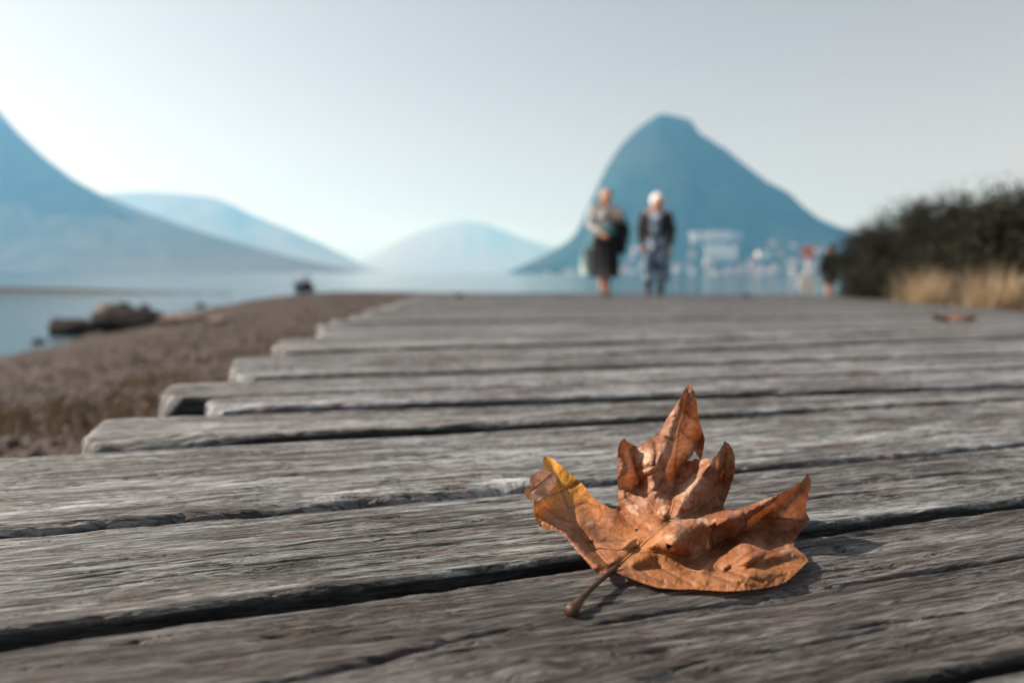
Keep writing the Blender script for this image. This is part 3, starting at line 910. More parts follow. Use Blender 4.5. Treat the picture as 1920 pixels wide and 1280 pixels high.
# two small shrivelled leaves farther up the deck
def small_leaf(px, py, size, rz, label, c):
    p = at_z(px, py, 0)
    for _ in range(12): p = at_z(px, py, float(deck_z(p.y)) + .004)
    root = empty('shrivelled_leaf', p, rz); tag(root, label, 'leaf', 'shrivelled leaves on the boards')
    th = np.linspace(0, 2 * np.pi, 60, endpoint=False); rad = np.linspace(0, 1, 12)
    RR, TH = np.meshgrid(rad, th, indexing='ij')
    lob = .55 + .45 * np.abs(np.cos(2.5 * TH)) ** .7
    X = size * RR * lob * np.cos(TH); Y = size * .7 * RR * lob * np.sin(TH)
    Z = size * (.55 * RR ** 2 * (np.abs(np.cos(TH)) * .6 + .2) + .12 * fbm(X / size * 2, Y / size * 2, int(px), 3) * RR) + .003
    mesh = grid_mesh('blade', np.stack([X, Y, Z], -1), closed=True)
    link('blade', mesh, plain('shrivelled_leaf_skin', c, .7, .4, 60, .2, .001), root, True)
    MB().tube([(0, 0, .004), (-size * .5, size * .3, .004), (-size * .9, size * .35, .008)], [.0018, .0015, .002], 6).build('stalk', M_STALK, root, True)
small_leaf(1770, 603, .045, .3, 'left of two shrivelled brown leaves lying together on the far right boards', (.14, .06, .035))
small_leaf(1808, 603, .05, 2.2, 'right of two shrivelled brown leaves lying together on the far right boards', (.20, .09, .04))

# ------------------------------------------------------------------ boulders at the water's edge
def on_ground(px, py):
    d = 5.0
    for _ in range(60):
        p = at_d(px, py, d)
        gz = float(ground_z(p.x, p.y)); gz = max(gz, Z_W)
        dr = ray(px, py).z
        d2 = (gz - CAM_H) / dr
        d = .5 * d + .5 * min(max(d2, .3), 60)
    p = at_d(px, py, d); p.z = max(float(ground_z(p.x, p.y)), Z_W - .05)
    return p, d
M_ROCK = plain('lake_boulder', (.15, .12, .105), .95, .5, 3.5, .08, .03)
M_ROCKD = plain('wet_boulder', (.022, .019, .018), .95, .5, 4, .06, .03)
def rock(px, py, wpx, hpx, seed, label, mat=M_ROCK, lean=0.0, group='boulders at the water edge', name='boulder'):
    p, dist = on_ground(px, py)
    k = dist / FPX
    rx, rz = wpx * k / 2, hpx * k * .62
    ry = (rx + rz) * .6
    bm = bmesh.new(); bmesh.ops.create_icosphere(bm, subdivisions=4, radius=1)
    co_ = np.array([v.co for v in bm.verts])
    n = fbm(co_[:, 0] * 1.3 + seed * 3.1, co_[:, 2] * 1.3 + co_[:, 1] * 1.7 + seed, seed, 4)
    n2 = fbm(co_[:, 1] * 1.1 + seed * 1.7, co_[:, 0] * 1.2 - co_[:, 2] * .9, seed + 5, 3)
    r = 1 + .22 * n + .18 * np.round(n2 * 3) / 3
    Q = co_ * r[:, None]
    Q[:, 2] = np.maximum(Q[:, 2], -.45)
    Q = Q * np.array([rx, ry, rz]); Q[:, 0] += lean * Q[:, 2]
    for v, q in zip(bm.verts, Q): v.co = q
    me = bpy.data.meshes.new(name); bm.to_mesh(me); bm.free()
    o = link(name, me, mat, None, True); o.location = (p.x, p.y, p.z + rz * .26)
    tag(o, label, 'rock', group)
    return o
rock(150, 624, 104, 38, 3, 'dark wet boulder with a pale left top, nearest the water in the boulder row', M_ROCKD, -.4)
rock(250, 612, 140, 44, 4, 'largest boulder of the shore row, dark with a sunlit left shoulder', M_ROCKD, -.5)
rock(207, 588, 48, 28, 5, 'pale upright boulder standing behind the largest dark boulder')
rock(345, 606, 84, 26, 6, 'low pale flat boulder right of the largest dark boulder')
rock(414, 607, 50, 18, 7, 'small pale stone at the landward end of the boulder row')
rock(106, 610, 24, 22, 8, 'small round dark rock standing in the water left of the boulders', M_ROCKD)
rock(73, 642, 24, 16, 9, 'small dark rock alone in the shallow water nearest the left edge', M_ROCKD)
rock(272, 578, 18, 14, 10, 'tiny dark rock in the water behind the boulder row', M_ROCKD)
rock(376, 574, 22, 10, 11, 'tiny dark stone on the far waterline', M_ROCKD)
rock(232, 577, 30, 16, 12, 'dark half hidden rock behind the pale upright boulder', M_ROCKD)

# ------------------------------------------------------------------ pebbles and withered ground plants (nobody could count them)
def scatter(n, ylo, yhi, seed):
    r = np.random.default_rng(seed); out = []
    while len(out) < n:
        Y = ylo * (yhi / ylo) ** r.random(); 
        X = r.uniform(-.75 * Y - .8, -.36 - .095 * Y)
        z = float(ground_z(X, Y))
        if z > Z_W - .02: out.append((X, Y, z))
    return out
ico = bmesh.new(); bmesh.ops.create_icosphere(ico, subdivisions=1, radius=1)
IV = np.array([v.co for v in ico.verts]); IF = np.array([[v.index for v in f.verts] for f in ico.faces]); ico.free()
sp = scatter(9000, .7, 42, 3)
V = []; F = []; T = []
r_ = np.random.default_rng(5)
for i, (X, Y, z) in enumerate(sp):
    s = (.005 + .0016 * Y ** .75) * r_.lognormal(0, .45)
    q = IV * (1 + .25 * r_.standard_normal((len(IV), 1))) * np.array([s, s * r_.uniform(.6, 1), s * r_.uniform(.4, .75)])
    a = r_.uniform(0, 6.28); c_, s_ = math.cos(a), math.sin(a)
    q = np.stack([q[:, 0] * c_ - q[:, 1] * s_, q[:, 0] * s_ + q[:, 1] * c_, q[:, 2]], -1) + np.array([X, Y, z + s * .25])
    V.append(q); F.append(IF + i * len(IV)); t = r_.uniform(.5, 1.35); T.append(np.tile([t, t * r_.uniform(.93, 1), t * r_.uniform(.86, 1), 1], (len(IV), 1)))
me = bpy.data.meshes.new('pebbles'); quads(me, np.concatenate(V), np.concatenate(F)); set_attr(me, 'tint', np.concatenate(T), 'FLOAT_COLOR')
m, t, b = new_mat('beach_pebble'); g = NG(t)
a_ = g.n('ShaderNodeAttribute', attribute_name='tint')
g.l(g.mix(1.0, a_.outputs['Color'], (.062, .047, .044), 'MULTIPLY'), b.inputs['Base Color']); b.inputs['Roughness'].default_value = .85
tag(link('pebbles', me, m), 'brown grey pebbles strewn over the beach beside the boardwalk', 'pebbles', kind='stuff')

def blades_mesh(name, pts, hmin, hmax, wid, bend, seed, spread=.4):
    r = np.random.default_rng(seed); V = []; F = []; T = []; o = 0
    for (X, Y, Z) in pts:
        h = r.uniform(hmin, hmax); a = r.uniform(0, 6.28); l = r.uniform(.1, bend) * h
        dx, dy = math.cos(a) * l, math.sin(a) * l; wx, wy = -math.sin(a + spread) * wid, math.cos(a + spread) * wid
        V += [(X - wx, Y - wy, Z - .01), (X + wx, Y + wy, Z - .01), (X + dx * .4 - wx * .8, Y + dy * .4 - wy * .8, Z + h * .55), (X + dx * .4 + wx * .8, Y + dy * .4 + wy * .8, Z + h * .55), (X + dx, Y + dy, Z + h * (1 - .3 * l / h))]
        F += [(o, o + 1, o + 3), (o, o + 3, o + 2), (o + 2, o + 3, o + 4)]; o += 5
        tt = r.uniform(.6, 1.3); T += [(tt, tt * r.uniform(.9, 1.05), tt, 1)] * 5
    me = bpy.data.meshes.new(name); quads(me, np.array(V), np.array(F)); set_attr(me, 'tint', np.array(T), 'FLOAT_COLOR')
    return me
def tint_mat(name, c, rough=.7, trans=.3):
    m, t, b = new_mat(name); g = NG(t); a_ = g.n('ShaderNodeAttribute', attribute_name='tint')
    col = g.mix(1.0, a_.outputs['Color'], c, 'MULTIPLY'); g.l(col, b.inputs['Base Color']); b.inputs['Roughness'].default_value = rough; b.inputs['Specular IOR Level'].default_value = .2
    if trans:
        tr = g.n('ShaderNodeBsdfTranslucent'); g.l(col, tr.inputs[0]); mx = g.n('ShaderNodeMixShader'); mx.inputs[0].default_value = trans
        out = [n for n in t.nodes if n.type == 'OUTPUT_MATERIAL'][0]
        g.l(b.outputs[0], mx.inputs[1]); g.l(tr.outputs[0], mx.inputs[2]); g.l(mx.outputs[0], out.inputs[0])
    return m
gp = []
r_ = np.random.default_rng(8)
for (X, Y, z) in scatter(26000, .6, 9, 9):
    edge = X - (-.36 - .095 * Y)
    if pn(X * 1.6, Y * 1.6, 71) + .9 * math.exp(edge * 1.3) * (1 if Y < 4 else .6) > .55: gp.append((X, Y, z))
me = blades_mesh('withered_grass', gp, .02, .075, .0022, 1.0, 10)
tag(link('withered_grass', me, tint_mat('withered_grass_blade', (.085, .06, .028))), 'low brown withered grass growing beside the boardwalk edge', 'grass', kind='stuff')

# ------------------------------------------------------------------ shrubs along the right edge of the deck
M_BUSH = tint_mat('shrub_leaf', (.017, .018, .012), .8, .04)
M_STEM = plain('shrub_stem', (.07, .05, .035), .85, .3, 20)
def gz_any(X, Y): return float(ground_z(X, Y))
def shrub(cx, cy, rx, ry, h, nleaf, seed, label, leaf_s=.036):
    z0 = gz_any(cx, cy)
    root = empty('shrub', (cx, cy, z0)); tag(root, label, 'shrub', 'shrubs along the boardwalk')
    r = np.random.default_rng(seed)
    stems = MB(); clumps = []
    for i in range(26):
        a = r.uniform(0, 6.28); rr2 = math.sqrt(r.random())
        tip = np.array([rx * rr2 * math.cos(a), ry * rr2 * math.sin(a), h * r.uniform(.45, 1.0) * (1 - .45 * rr2 ** 2.5)])
        clumps.append(tip)
        stems.tube([(tip[0] * .08, tip[1] * .08, 0), (tip[0] * .45, tip[1] * .45, tip[2] * .55), tuple(tip)], [.014, .009, .003], 5)
    stems.build('stem', M_STEM, root)
    V = []; T = []
    n_per = nleaf // 100
    # outer mass: clumps along the stems plus twigs standing out at the top
    cl = []
    for i in range(100):
        a = r.uniform(0, 6.28); rr2 = r.random() ** .45; zz = r.random()
        prof = math.sqrt(max(0, 1 - max(0, zz - .15) ** 2.2)) 
        top = h * (.88 + .18 * float(pn(cx + rx * math.cos(a) * 2.5, cy + math.sin(a) * 2, seed)))
        cl.append((rx * rr2 * prof * math.cos(a), ry * rr2 * prof * math.sin(a), .03 + top * zz * .94, r.uniform(.09, .19) * min(1.0, h)))
    for (x0, y0, z0_, s) in cl:
        p = r.standard_normal((n_per, 3)) * s * np.array([.8, .8, .62]) + np.array([x0, y0, z0_])
        p[:, 2] = np.maximum(p[:, 2], .015)
        V.append(p); T.append(np.full(n_per, r.uniform(.55, 1.35)))
    for i in range(34):
        a = r.uniform(0, 6.28); rr2 = r.random() ** .6
        x0, y0 = rx * rr2 * math.cos(a), ry * rr2 * math.sin(a)
        zt = h * (1.02 - .35 * rr2 ** 2); L = r.uniform(.08, .2)
        k = np.linspace(0, 1, 22)[:, None]
        p = np.array([x0, y0, zt - .08]) + k * np.array([r.uniform(-.05, .05), r.uniform(-.05, .05), L + .06]) + r.standard_normal((22, 3)) * .016
        V.append(p); T.append(np.full(22, r.uniform(.8, 1.4)))
    C = np.concatenate(V); T = np.concatenate(T); n = len(C)
    d1 = r.standard_normal((n, 3)); d1[:, 2] = np.abs(d1[:, 2]) * .7 + .1; d1 /= np.linalg.norm(d1, axis=1)[:, None]
    d2 = np.cross(d1, r.standard_normal((n, 3))); d2 /= np.linalg.norm(d2, axis=1)[:, None]
    L = leaf_s * r.uniform(.6, 1.3, n)[:, None]
    q = np.stack([C, C + d1 * L * .5 + d2 * L * .28, C + d1 * L, C + d1 * L * .5 - d2 * L * .28], 1).reshape(-1, 3)
    Q = np.arange(n * 4).reshape(n, 4)
    me = bpy.data.meshes.new('foliage'); quads(me, q, Q)
    T = np.repeat(T * r.uniform(.8, 1.2, n), 4)
    set_attr(me, 'tint', np.stack([T * 1.05, T, T * .95, np.ones_like(T)], -1), 'FLOAT_COLOR')
    link('foliage', me, M_BUSH, root)
def edgeX(Y): return 1.35 + .337 * Y
for i, (px, Y, rx, ry, h, nl, lab) in enumerate([
        (1632, 12.5, .64, .8, 1.34, 26000, 'dark shrub at the far end of the hedge, nearest the red sign'),
        (1688, 10.6, .72, .75, 1.38, 26000, 'dark shrub behind the left tuft of dry grass'),
        (1765, 8.7, .62, .7, 1.32, 26000, 'dark shrub with a ragged top behind the gap between the two dry grass tufts'),
        (1850, 7.2, .62, .65, 1.24, 26000, 'tallest dark shrub of the hedge, behind the right tuft of dry grass'),
        (1945, 6.2, .55, .6, 1.10, 22000, 'dark shrub cut by the right edge of the picture'),
        (2085, 5.5, .6, .6, 1.05, 9000, 'dark shrub just past the right edge of the picture')]):
    p = at_d(px, 560, Y)
    shrub(p.x, p.y, rx, ry, h, nl, 200 + i, lab)

def tuft(px, Y, n, hmin, hmax, rad, seed, label):
    p = at_d(px, 570, Y); z0 = gz_any(p.x, p.y)
    r = np.random.default_rng(seed)
    pts = [(r.normal(0, rad), r.normal(0, rad * .6), 0) for _ in range(n)]
    me = blades_mesh('grass_tuft', pts, hmin, hmax, .0028, .75, seed)
    o = link('grass_tuft', me, tint_mat('dry_grass_blade', (.46, .36, .235), .7, .4)); o.location = (p.x, p.y, z0)
    tag(o, label, 'grass tuft', 'dry grass tufts in front of the hedge')
tuft(1728, 6.3, 520, .25, .62, .085, 31, 'left pale dry grass tuft in front of the dark hedge')
tuft(1858, 4.9, 620, .22, .56, .085, 32, 'right pale dry grass tuft in front of the dark hedge')

# ------------------------------------------------------------------ signs beyond the deck
def post_sign():
    Y = 17.5
    p = at_d(1511, 555, Y); gz = gz_any(p.x, p.y)
    root = empty('round_sign', (p.x, p.y, gz)); tag(root, 'small round red sign on a grey post above a white oval board', 'sign')
    top = at_d(1511, 460, Y).z - gz
    M_POST = plain('grey_post_metal', (.42, .42, .42), .5, .1, 20)
    M_RED = plain('red_sign_paint', (.75, .12, .10), .5, .08, 10); M_WH = plain('white_sign_paint', (.86, .82, .78), .5, .06, 10)
    MB().tube([(0, 0, -.1), (0, 0, top)], [.03, .03], 10).build('post', M_POST, root, True)
    def disc(name, z, rx, rz, y, th, mat, parent):
        V = []; n = 40
        for yy in (y - th, y):
            for k in range(n): V.append((rx * math.cos(2 * math.pi * k / n), yy, z + rz * math.sin(2 * math.pi * k / n)))
        F = [tuple(range(n - 1, -1, -1)), tuple(range(n, 2 * n))] + [(k, (k + 1) % n, n + (k + 1) % n, n + k) for k in range(n)]
        F = [f[::-1] for f in F]
        return MB().add(V, F).build(name, mat, parent)
    zc = at_d(1513, 473, Y).z - gz
    d = disc('red_disc', zc, .15, .15, -.035, .02, M_RED, root)
    disc('white_bar', zc, .08, .045, -.058, .006, M_WH, d)
    zw = at_d(1507, 531, Y).z - gz
    disc('oval_board', zw, .215, .27, -.035, .03, M_WH, root)
post_sign()

# ------------------------------------------------------------------ people
SKIN = plain('sun_tanned_skin', (.50, .24, .15), .55, .1, 20)
def person_base(name, x, y, z, rz, height, label, group=None, step=.10, armL=None, armR=None, hair=None, hair_r=(.094, .102, .11), sit=False, tilt=0.0):
    root = empty(name, (x, y, z), rz); root.scale = (height / 1.65 * 1.10, height / 1.65 * 1.05, height / 1.65)
    tag(root, label, 'person', group)
    b = MB()
    if not sit:
        b.ell((0, .0, .90), (.155, .115, .13)); b.ell((0, 0, 1.03), (.14, .105, .15)); b.ell((0, 0, 1.20), (.16, .115, .17))
        b.cap((-.15, .01, 1.345), .06, (.15, .01, 1.345), .06)
        for s, f in ((-1, -step), (1, step)):
            b.cap((s * .085, 0, .88), .085, (s * .08, f * .55 - .02, .48), .056); b.cap((s * .08, f * .55 - .02, .48), .054, (s * .075, f, .085), .034)
            b.cap((s * .075, f + .02, .045), .036, (s * .085, f - .12, .03), .026)
        H = 0.0
    else:
        b.ell((0, .0, .12), (.17, .14, .12)); b.ell((0, .02, .30), (.14, .105, .15)); b.ell((0, .0, .45), (.16, .115, .17)); b.cap((-.15, 0, .6), .06, (.15, 0, .6), .06)
        for s in (-1, 1):
            b.cap((s * .09, -.02, .13), .085, (s * .12, -.36, .40), .055); b.cap((s * .12, -.36, .40), .053, (s * .11, -.52, .06), .035); b.cap((s * .11, -.50, .04), .035, (s * .12, -.66, .03), .026)
        H = -.745
    b.cap((0, .01, 1.36 + H), .052, (0, -.012, 1.47 + H), .048)
    hx = tilt
    b.ell((hx, -.015, 1.545 + H), (.08, .096, .106)); b.ell((hx, -.048, 1.485 + H), (.056, .058, .056)); b.ell((hx, -.114, 1.53 + H), (.013, .022, .022))
    for s in (-1, 1):
        b.ell((hx + s * .081, .0, 1.535 + H), (.012, .02, .03))
        arm = armL if s < 0 else armR
        sh = Vector((s * .175, .01, 1.335 + H)); el = Vector(arm[0]); wr = Vector(arm[1])
        b.cap(sh, .05, el, .04); b.cap(el, .039, wr, .027)
        t = (wr - el).normalized(); side = t.cross(Vector((0, -1, .2))).normalized(); nrm = side.cross(t)
        pc = wr + t * .05
        b.ell(pc, (.032, .018, .046), Matrix((side, nrm, t)).transposed())
        for k in range(4):
            o = side * (-.026 + .0175 * k); L = (.062, .074, .07, .055)[k]
            a0 = pc + o + t * .03; a1 = a0 + t * L * .55 + nrm * .008 * s; a2 = a1 + t * L * .35 + nrm * .025 * s
            b.cap(a0, .0095, a1, .0088, 8); b.cap(a1, .0088, a2, .0075, 8)
        b.cap(pc - side * .028 * s, .011, pc - side * .052 * s + t * .03, .009, 8)
    b.fused('body', SKIN, root, .0075, 3)
    if hair:
        h = MB(); h.ell((hx, .012, 1.57 + H), hair_r); h.ell((hx, .045, 1.52 + H), (hair_r[0] * .93, hair_r[1] * .62, hair_r[2] * .85))
        h.fused('hair', hair, root, .012, 2)
    M_EYE = plain('dark_eye', (.03, .02, .02), .3, .05, 10)
    M_LIP = plain('lip', (.32, .10, .08), .5, .05, 10)
    for s in (-1, 1): MB().ell((hx + s * .03, -.100, 1.55 + H), (.012, .009, .008), nu=8, nv=6).build('eye', M_EYE, root, True)
    MB().ell((hx, -.102, 1.482 + H), (.024, .008, .008), nu=8, nv=6).build('mouth', M_LIP, root, True)
    return root
def shoe(parent, mat, s, f):
    b = MB(); b.cap((s * .075, f + .025, .05), .046, (s * .086, f - .135, .036), .034); b.box((s * .08, f - .055, .012), (.085, .25, .024))
    return b.fused('shoe', mat, parent, .008, 2)
def sleeves(b, arm, s, H=0, r=(.060, .05, .042), to=1.0):
    sh = Vector((s * .175, .01, 1.335 + H)); el = Vector(arm[0]); wr = Vector(arm[1]); b.cap(sh, r[0], el, r[1]); b.cap(el, r[1], el.lerp(wr, to), r[2])
def cloth(name, c, var=.15, sc=14): return plain(name, c, .85, var, sc, .15, .004)
GREY = cloth('light_grey_knit', (.42, .41, .40)); BLACK = cloth('black_cloth', (.018, .018, .02)); DARK = cloth('dark_brown_cardigan', (.035, .026, .026))
HAIRG = plain('grey_hair', (.30, .27, .26), .6, .3, 60, .3, .01); HAIRW = plain('white_hair', (.78, .76, .74), .6, .12, 60, .3, .01)
TEAL = cloth('teal_bag_cloth', (.05, .22, .26)); MINT = cloth('pale_green_bag_cloth', (.42, .55, .50))
M_SHOE = plain('black_shoe', (.02, .018, .018), .45, .2, 20); M_BOOT = plain('dark_brown_boot', (.06, .028, .022), .5, .3, 20)
def printed(name, c1, c2, sc):
    m, t, b = new_mat(name); g = NG(t); tc = g.n('ShaderNodeTexCoord')
    f = g.noise(tc.outputs['Object'], sc, 3, .6, None, .8); g.l(g.ramp(f, [(.50, c1), (.58, c2)]), b.inputs['Base Color']); b.inputs['Roughness'].default_value = .85
    return m
PRINT = printed('blue_white_print_cloth', (.04, .06, .10), (.30, .40, .50), 11)
PRINT2 = printed('pale_blue_print_cloth', (.14, .24, .36), (.50, .60, .68), 14)
def place(px, Y): 
    p = at_d(px, 560, Y); return p.x, p.y, float(deck_z(Y)) + .002
GW = 'people walking side by side on the boardwalk'
# woman in grey, jacket over her arm
x_, y_, z_ = place(1133, 11.4)
aR = ((-.235, -.02, 1.09), (-.12, -.19, .98)); aL = ((.25, .0, 1.10), (.13, -.20, 1.22))
pa = person_base('person', x_, y_, z_, R(8), 1.60, 'person in light grey top and long black skirt carrying a dark jacket over one arm', GW, .16, aR, aL, HAIRG)
b = MB(); b.ell((0, 0, .98), (.17, .13, .14)); b.ell((0, 0, 1.1), (.165, .13, .17)); b.ell((0, 0, 1.22), (.18, .135, .16)); b.cap((-.14, .01, 1.335), .064, (.14, .01, 1.335), .064)
sleeves(b, aR, -1, to=.9); sleeves(b, aL, 1, to=.9); b.fused('sweater', GREY, pa, .009, 3)
MB().loft([(0, 0, 1.0, .165, .125), (0, 0, .9, .195, .15), (0, -.01, .7, .205, .17), (0, -.02, .5, .20, .215), (0, -.02, .30, .195, .25)], 48, .06, 8).build('skirt', BLACK, pa, True)
shoe(pa, M_SHOE, -1, -.16); shoe(pa, M_SHOE, 1, .16)
def top_thing(name, label, cat, mb_fn, parent_like, mat):
    root = empty(name, parent_like.location, parent_like.rotation_euler.z); root.scale = parent_like.scale
    tag(root, label, cat); mb_fn(root, mat); return root
def jacket(root, mat):
    b = MB(); b.cap((.20, -.05, 1.20), .075, (.27, -.03, 1.02), .09); b.cap((.26, -.02, 1.05), .085, (.24, -.01, .78), .075); b.cap((.17, -.10, 1.14), .06, (.20, -.12, .82), .07); b.cap((.26, .03, 1.0), .07, (.22, .05, .72), .06)
    b.fused('cloth_body', mat, root, .012, 4)
    b = MB(); b.cap((.29, -.06, .98), .045, (.25, -.06, .68), .04); b.fused('sleeve', mat, root, .01, 3)
top_thing('jacket', 'dark jacket hanging over the arm of the person in grey', 'jacket', jacket, pa, BLACK)
def handbag(root, mat):
    b = MB(); b.ell((-.01, -.165, 1.0), (.11, .05, .075)); b.box((-.01, -.16, 1.0), (.19, .07, .11)); b.fused('bag_body', mat, root, .01, 3)
    MB().tube([(.1, -.15, 1.03), (.05, -.165, 1.2), (-.08, -.1, 1.39), (-.13, .02, 1.43)], [.012] * 4, 6).build('strap', BLACK, root, True)
top_thing('shoulder_bag', 'teal bag held at the waist of the person in grey', 'bag', handbag, pa, TEAL)
def tote(root, mat):
    b = MB(); b.loft([(-.27, -.02, .34, .085, .05), (-.27, -.02, .5, .09, .06), (-.255, -.03, .74, .075, .04)], 24, .06, 5); b.build('bag_body', mat, root, True)
    MB().tube([(-.32, -.02, .73), (-.26, -.06, .9), (-.15, -.2, .97), (-.2, -.05, .9), (-.20, -.03, .73)], [.009] * 5, 6).build('handle', mat, root, True)
top_thing('tote_bag', 'pale green cloth bag hanging from the hand of the person in grey', 'bag', tote, pa, MINT)
# person with white hair, open cardigan over a printed dress
x_, y_, z_ = place(1227, 11.6)
aR = ((-.235, .02, 1.08), (-.19, -.10, .84)); aL = ((.25, .03, 1.08), (.20, -.07, .83))
pb = person_base('person', x_, y_, z_, R(-7), 1.55, 'person with white hair in a dark open cardigan and blue patterned dress', GW, -.16, aR, aL, HAIRW, (.106, .114, .115), tilt=.012)
b = MB(); b.ell((0, 0, .98), (.165, .125, .14)); b.ell((0, -.003, 1.1), (.16, .125, .17)); b.ell((0, -.003, 1.22), (.172, .128, .15)); b.cap((-.14, .01, 1.34), .06, (.14, .01, 1.34), .06); b.fused('blouse', PRINT2, pb, .01, 3)
MB().loft([(0, 0, 1.02, .16, .12), (0, 0, .9, .19, .15), (0, -.01, .7, .195, .165), (.01, -.02, .5, .195, .215), (.02, -.02, .26, .19, .25)], 48, .07, 7).build('dress_skirt', PRINT, pb, True)
b = MB(); b.ell((0, .01, .93), (.195, .15, .16)); b.ell((0, .01, 1.1), (.185, .145, .18)); b.ell((0, .01, 1.22), (.195, .148, .16)); b.cap((-.135, .012, 1.335), .066, (.135, .012, 1.335), .066)
sleeves(b, aR, -1, r=(.062, .053, .046), to=.92); sleeves(b, aL, 1, r=(.062, .053, .046), to=.92)
cd = b.fused('cardigan', DARK, pb, .01, 3)
bm = bmesh.new(); bm.from_mesh(cd.data)
bmesh.ops.delete(bm, geom=[f for f in bm.faces if f.calc_center_median().y < -.055 and -.10 < f.calc_center_median().x < .055 and f.calc_center_median().z > .80 and f.calc_center_median().z < 1.42], context='FACES')
bm.to_mesh(cd.data); bm.free(); cd.data.shade_smooth()
md = cd.modifiers.new('thickness', 'SOLIDIFY'); md.thickness = .006
shoe(pb, M_BOOT, -1, .16); shoe(pb, M_BOOT, 1, -.16)
for s, f in ((-1, .16), (1, -.16)):
    MB().cap((s * .077, f, .09), .046, (s * .08, f * .7, .30), .058).fused('boot_shaft', M_BOOT, pb, .01, 2)
# distant person in black by the hedge
Y = 23.0; p = at_d(1554, 560, Y)
aR = ((-.25, .03, 1.08), (-.22, -.08, .86)); aL = ((.25, .03, 1.08), (.22, -.08, .86))
pc_ = person_base('person', p.x, p.y, gz_any(p.x, p.y), R(190), 1.72, 'distant person dressed in black with orange shoes standing beside the hedge', None, .08, aR, aL, BLACK)
b = MB(); b.ell((0, 0, .95), (.2, .16, .17)); b.ell((0, 0, 1.1), (.19, .15, .2)); b.ell((0, 0, 1.22), (.2, .15, .17)); b.cap((-.17, .01, 1.345), .075, (.17, .01, 1.345), .075)
sleeves(b, aR, -1, r=(.08, .065, .055), to=.95); sleeves(b, aL, 1, r=(.08, .065, .055), to=.95); b.fused('coat', BLACK, pc_, .012, 3)
MB().loft([(0, 0, 1.0, .19, .15), (0, 0, .8, .215, .18), (0, 0, .52, .20, .18)], 40, .05, 7).build('skirt', BLACK, pc_, True)
M_OR = plain('orange_shoe', (.55, .16, .05), .5, .1, 20)
shoe(pc_, M_OR, -1, -.08); shoe(pc_, M_OR, 1, .08)
# two people sitting far off on the beach crest
for (px, c, cm, lab, rz) in ((561, 'blue', (.05, .12, .20), 'left of two people sitting on the beach crest, in a blue top', 3.4), (576, 'dark', (.04, .03, .03), 'right of two people sitting on the beach crest, in a dark top', 2.9)):
    Y = 36.0; p = at_d(px, 548, Y)
    arm = [((s * .23, -.08, .36), (s * .14, -.30, .42)) for s in (-1, 1)]
    ps = person_base('person', p.x, p.y, gz_any(p.x, p.y), rz, 1.5, lab, 'people sitting on the beach', .1, arm[0], arm[1], HAIRG if c == 'blue' else BLACK, sit=True)
    b = MB(); b.ell((0, .02, .28), (.165, .13, .18)); b.ell((0, 0, .45), (.18, .135, .17)); b.cap((-.155, .0, .6), .068, (.155, 0, .6), .068)
    sleeves(b, arm[0], -1, -.745); sleeves(b, arm[1], 1, -.745); b.fused('shirt', cloth(c + '_shirt', cm), ps, .012, 3)
    b = MB(); b.ell((0, 0, .12), (.185, .155, .125))
    for s in (-1, 1): b.cap((s * .09, -.02, .13), .095, (s * .12, -.36, .40), .065); b.cap((s * .12, -.36, .40), .063, (s * .11, -.50, .10), .05)
    b.fused('trousers', BLACK, ps, .012, 3)

# small dark things on the far boards
def deck_stone(px, py, wpx, hpx, seed, label):
    o = rock(px, py, wpx, hpx, seed, label, M_ROCKD, 0, 'dark stones at the far end of the deck', 'stone')
    p = at_z(px, py, 0)
    for _ in range(14): p = at_z(px, py, float(deck_z(min(p.y, 12.5))) + .003)
    k = p.y / FPX
    s = (k * wpx / 2) / max(abs(v.co.x) for v in o.data.vertices)
    o.scale = (s, s, s); o.location = (p.x, p.y, p.z + .2 * hpx * k)
deck_stone(860, 557, 16, 12, 41, 'small dark stone at the left far end of the boards')
deck_stone(1401, 556, 14, 8, 42, 'small dark stone on the far boards right of the walkers')

# ------------------------------------------------------------------ houses on the foot of the mountain
bm = bmesh.new(); bm.from_mesh(mt_right.data); BV = BVHTree.FromBMesh(bm); bm.free()
M_WALL = [plain('house_render_white', (.78, .76, .73), .8, .06, .3), plain('house_render_cream', (.62, .56, .48), .8, .06, .3), plain('house_render_grey', (.50, .50, .50), .8, .06, .3), plain('house_render_pink', (.62, .46, .40), .8, .06, .3)]
M_ROOF = plain('tile_roof', (.20, .10, .075), .85, .2, .5); M_ROOFG = plain('flat_roof', (.30, .30, .30), .85, .15, .5); M_WIN = plain('window_glass', (.03, .04, .05), .2, .1, 1)
CAMP = Vector((0, 0, CAM_H))
def hit(px, py):
    d = ray(px, py).normalized(); h = BV.ray_cast(CAMP, d)
    if h[0] is None:
        q = at_d(px, min(py, 511), 2440); return Vector((q.x, q.y, Z_W + 2))
    return h[0]
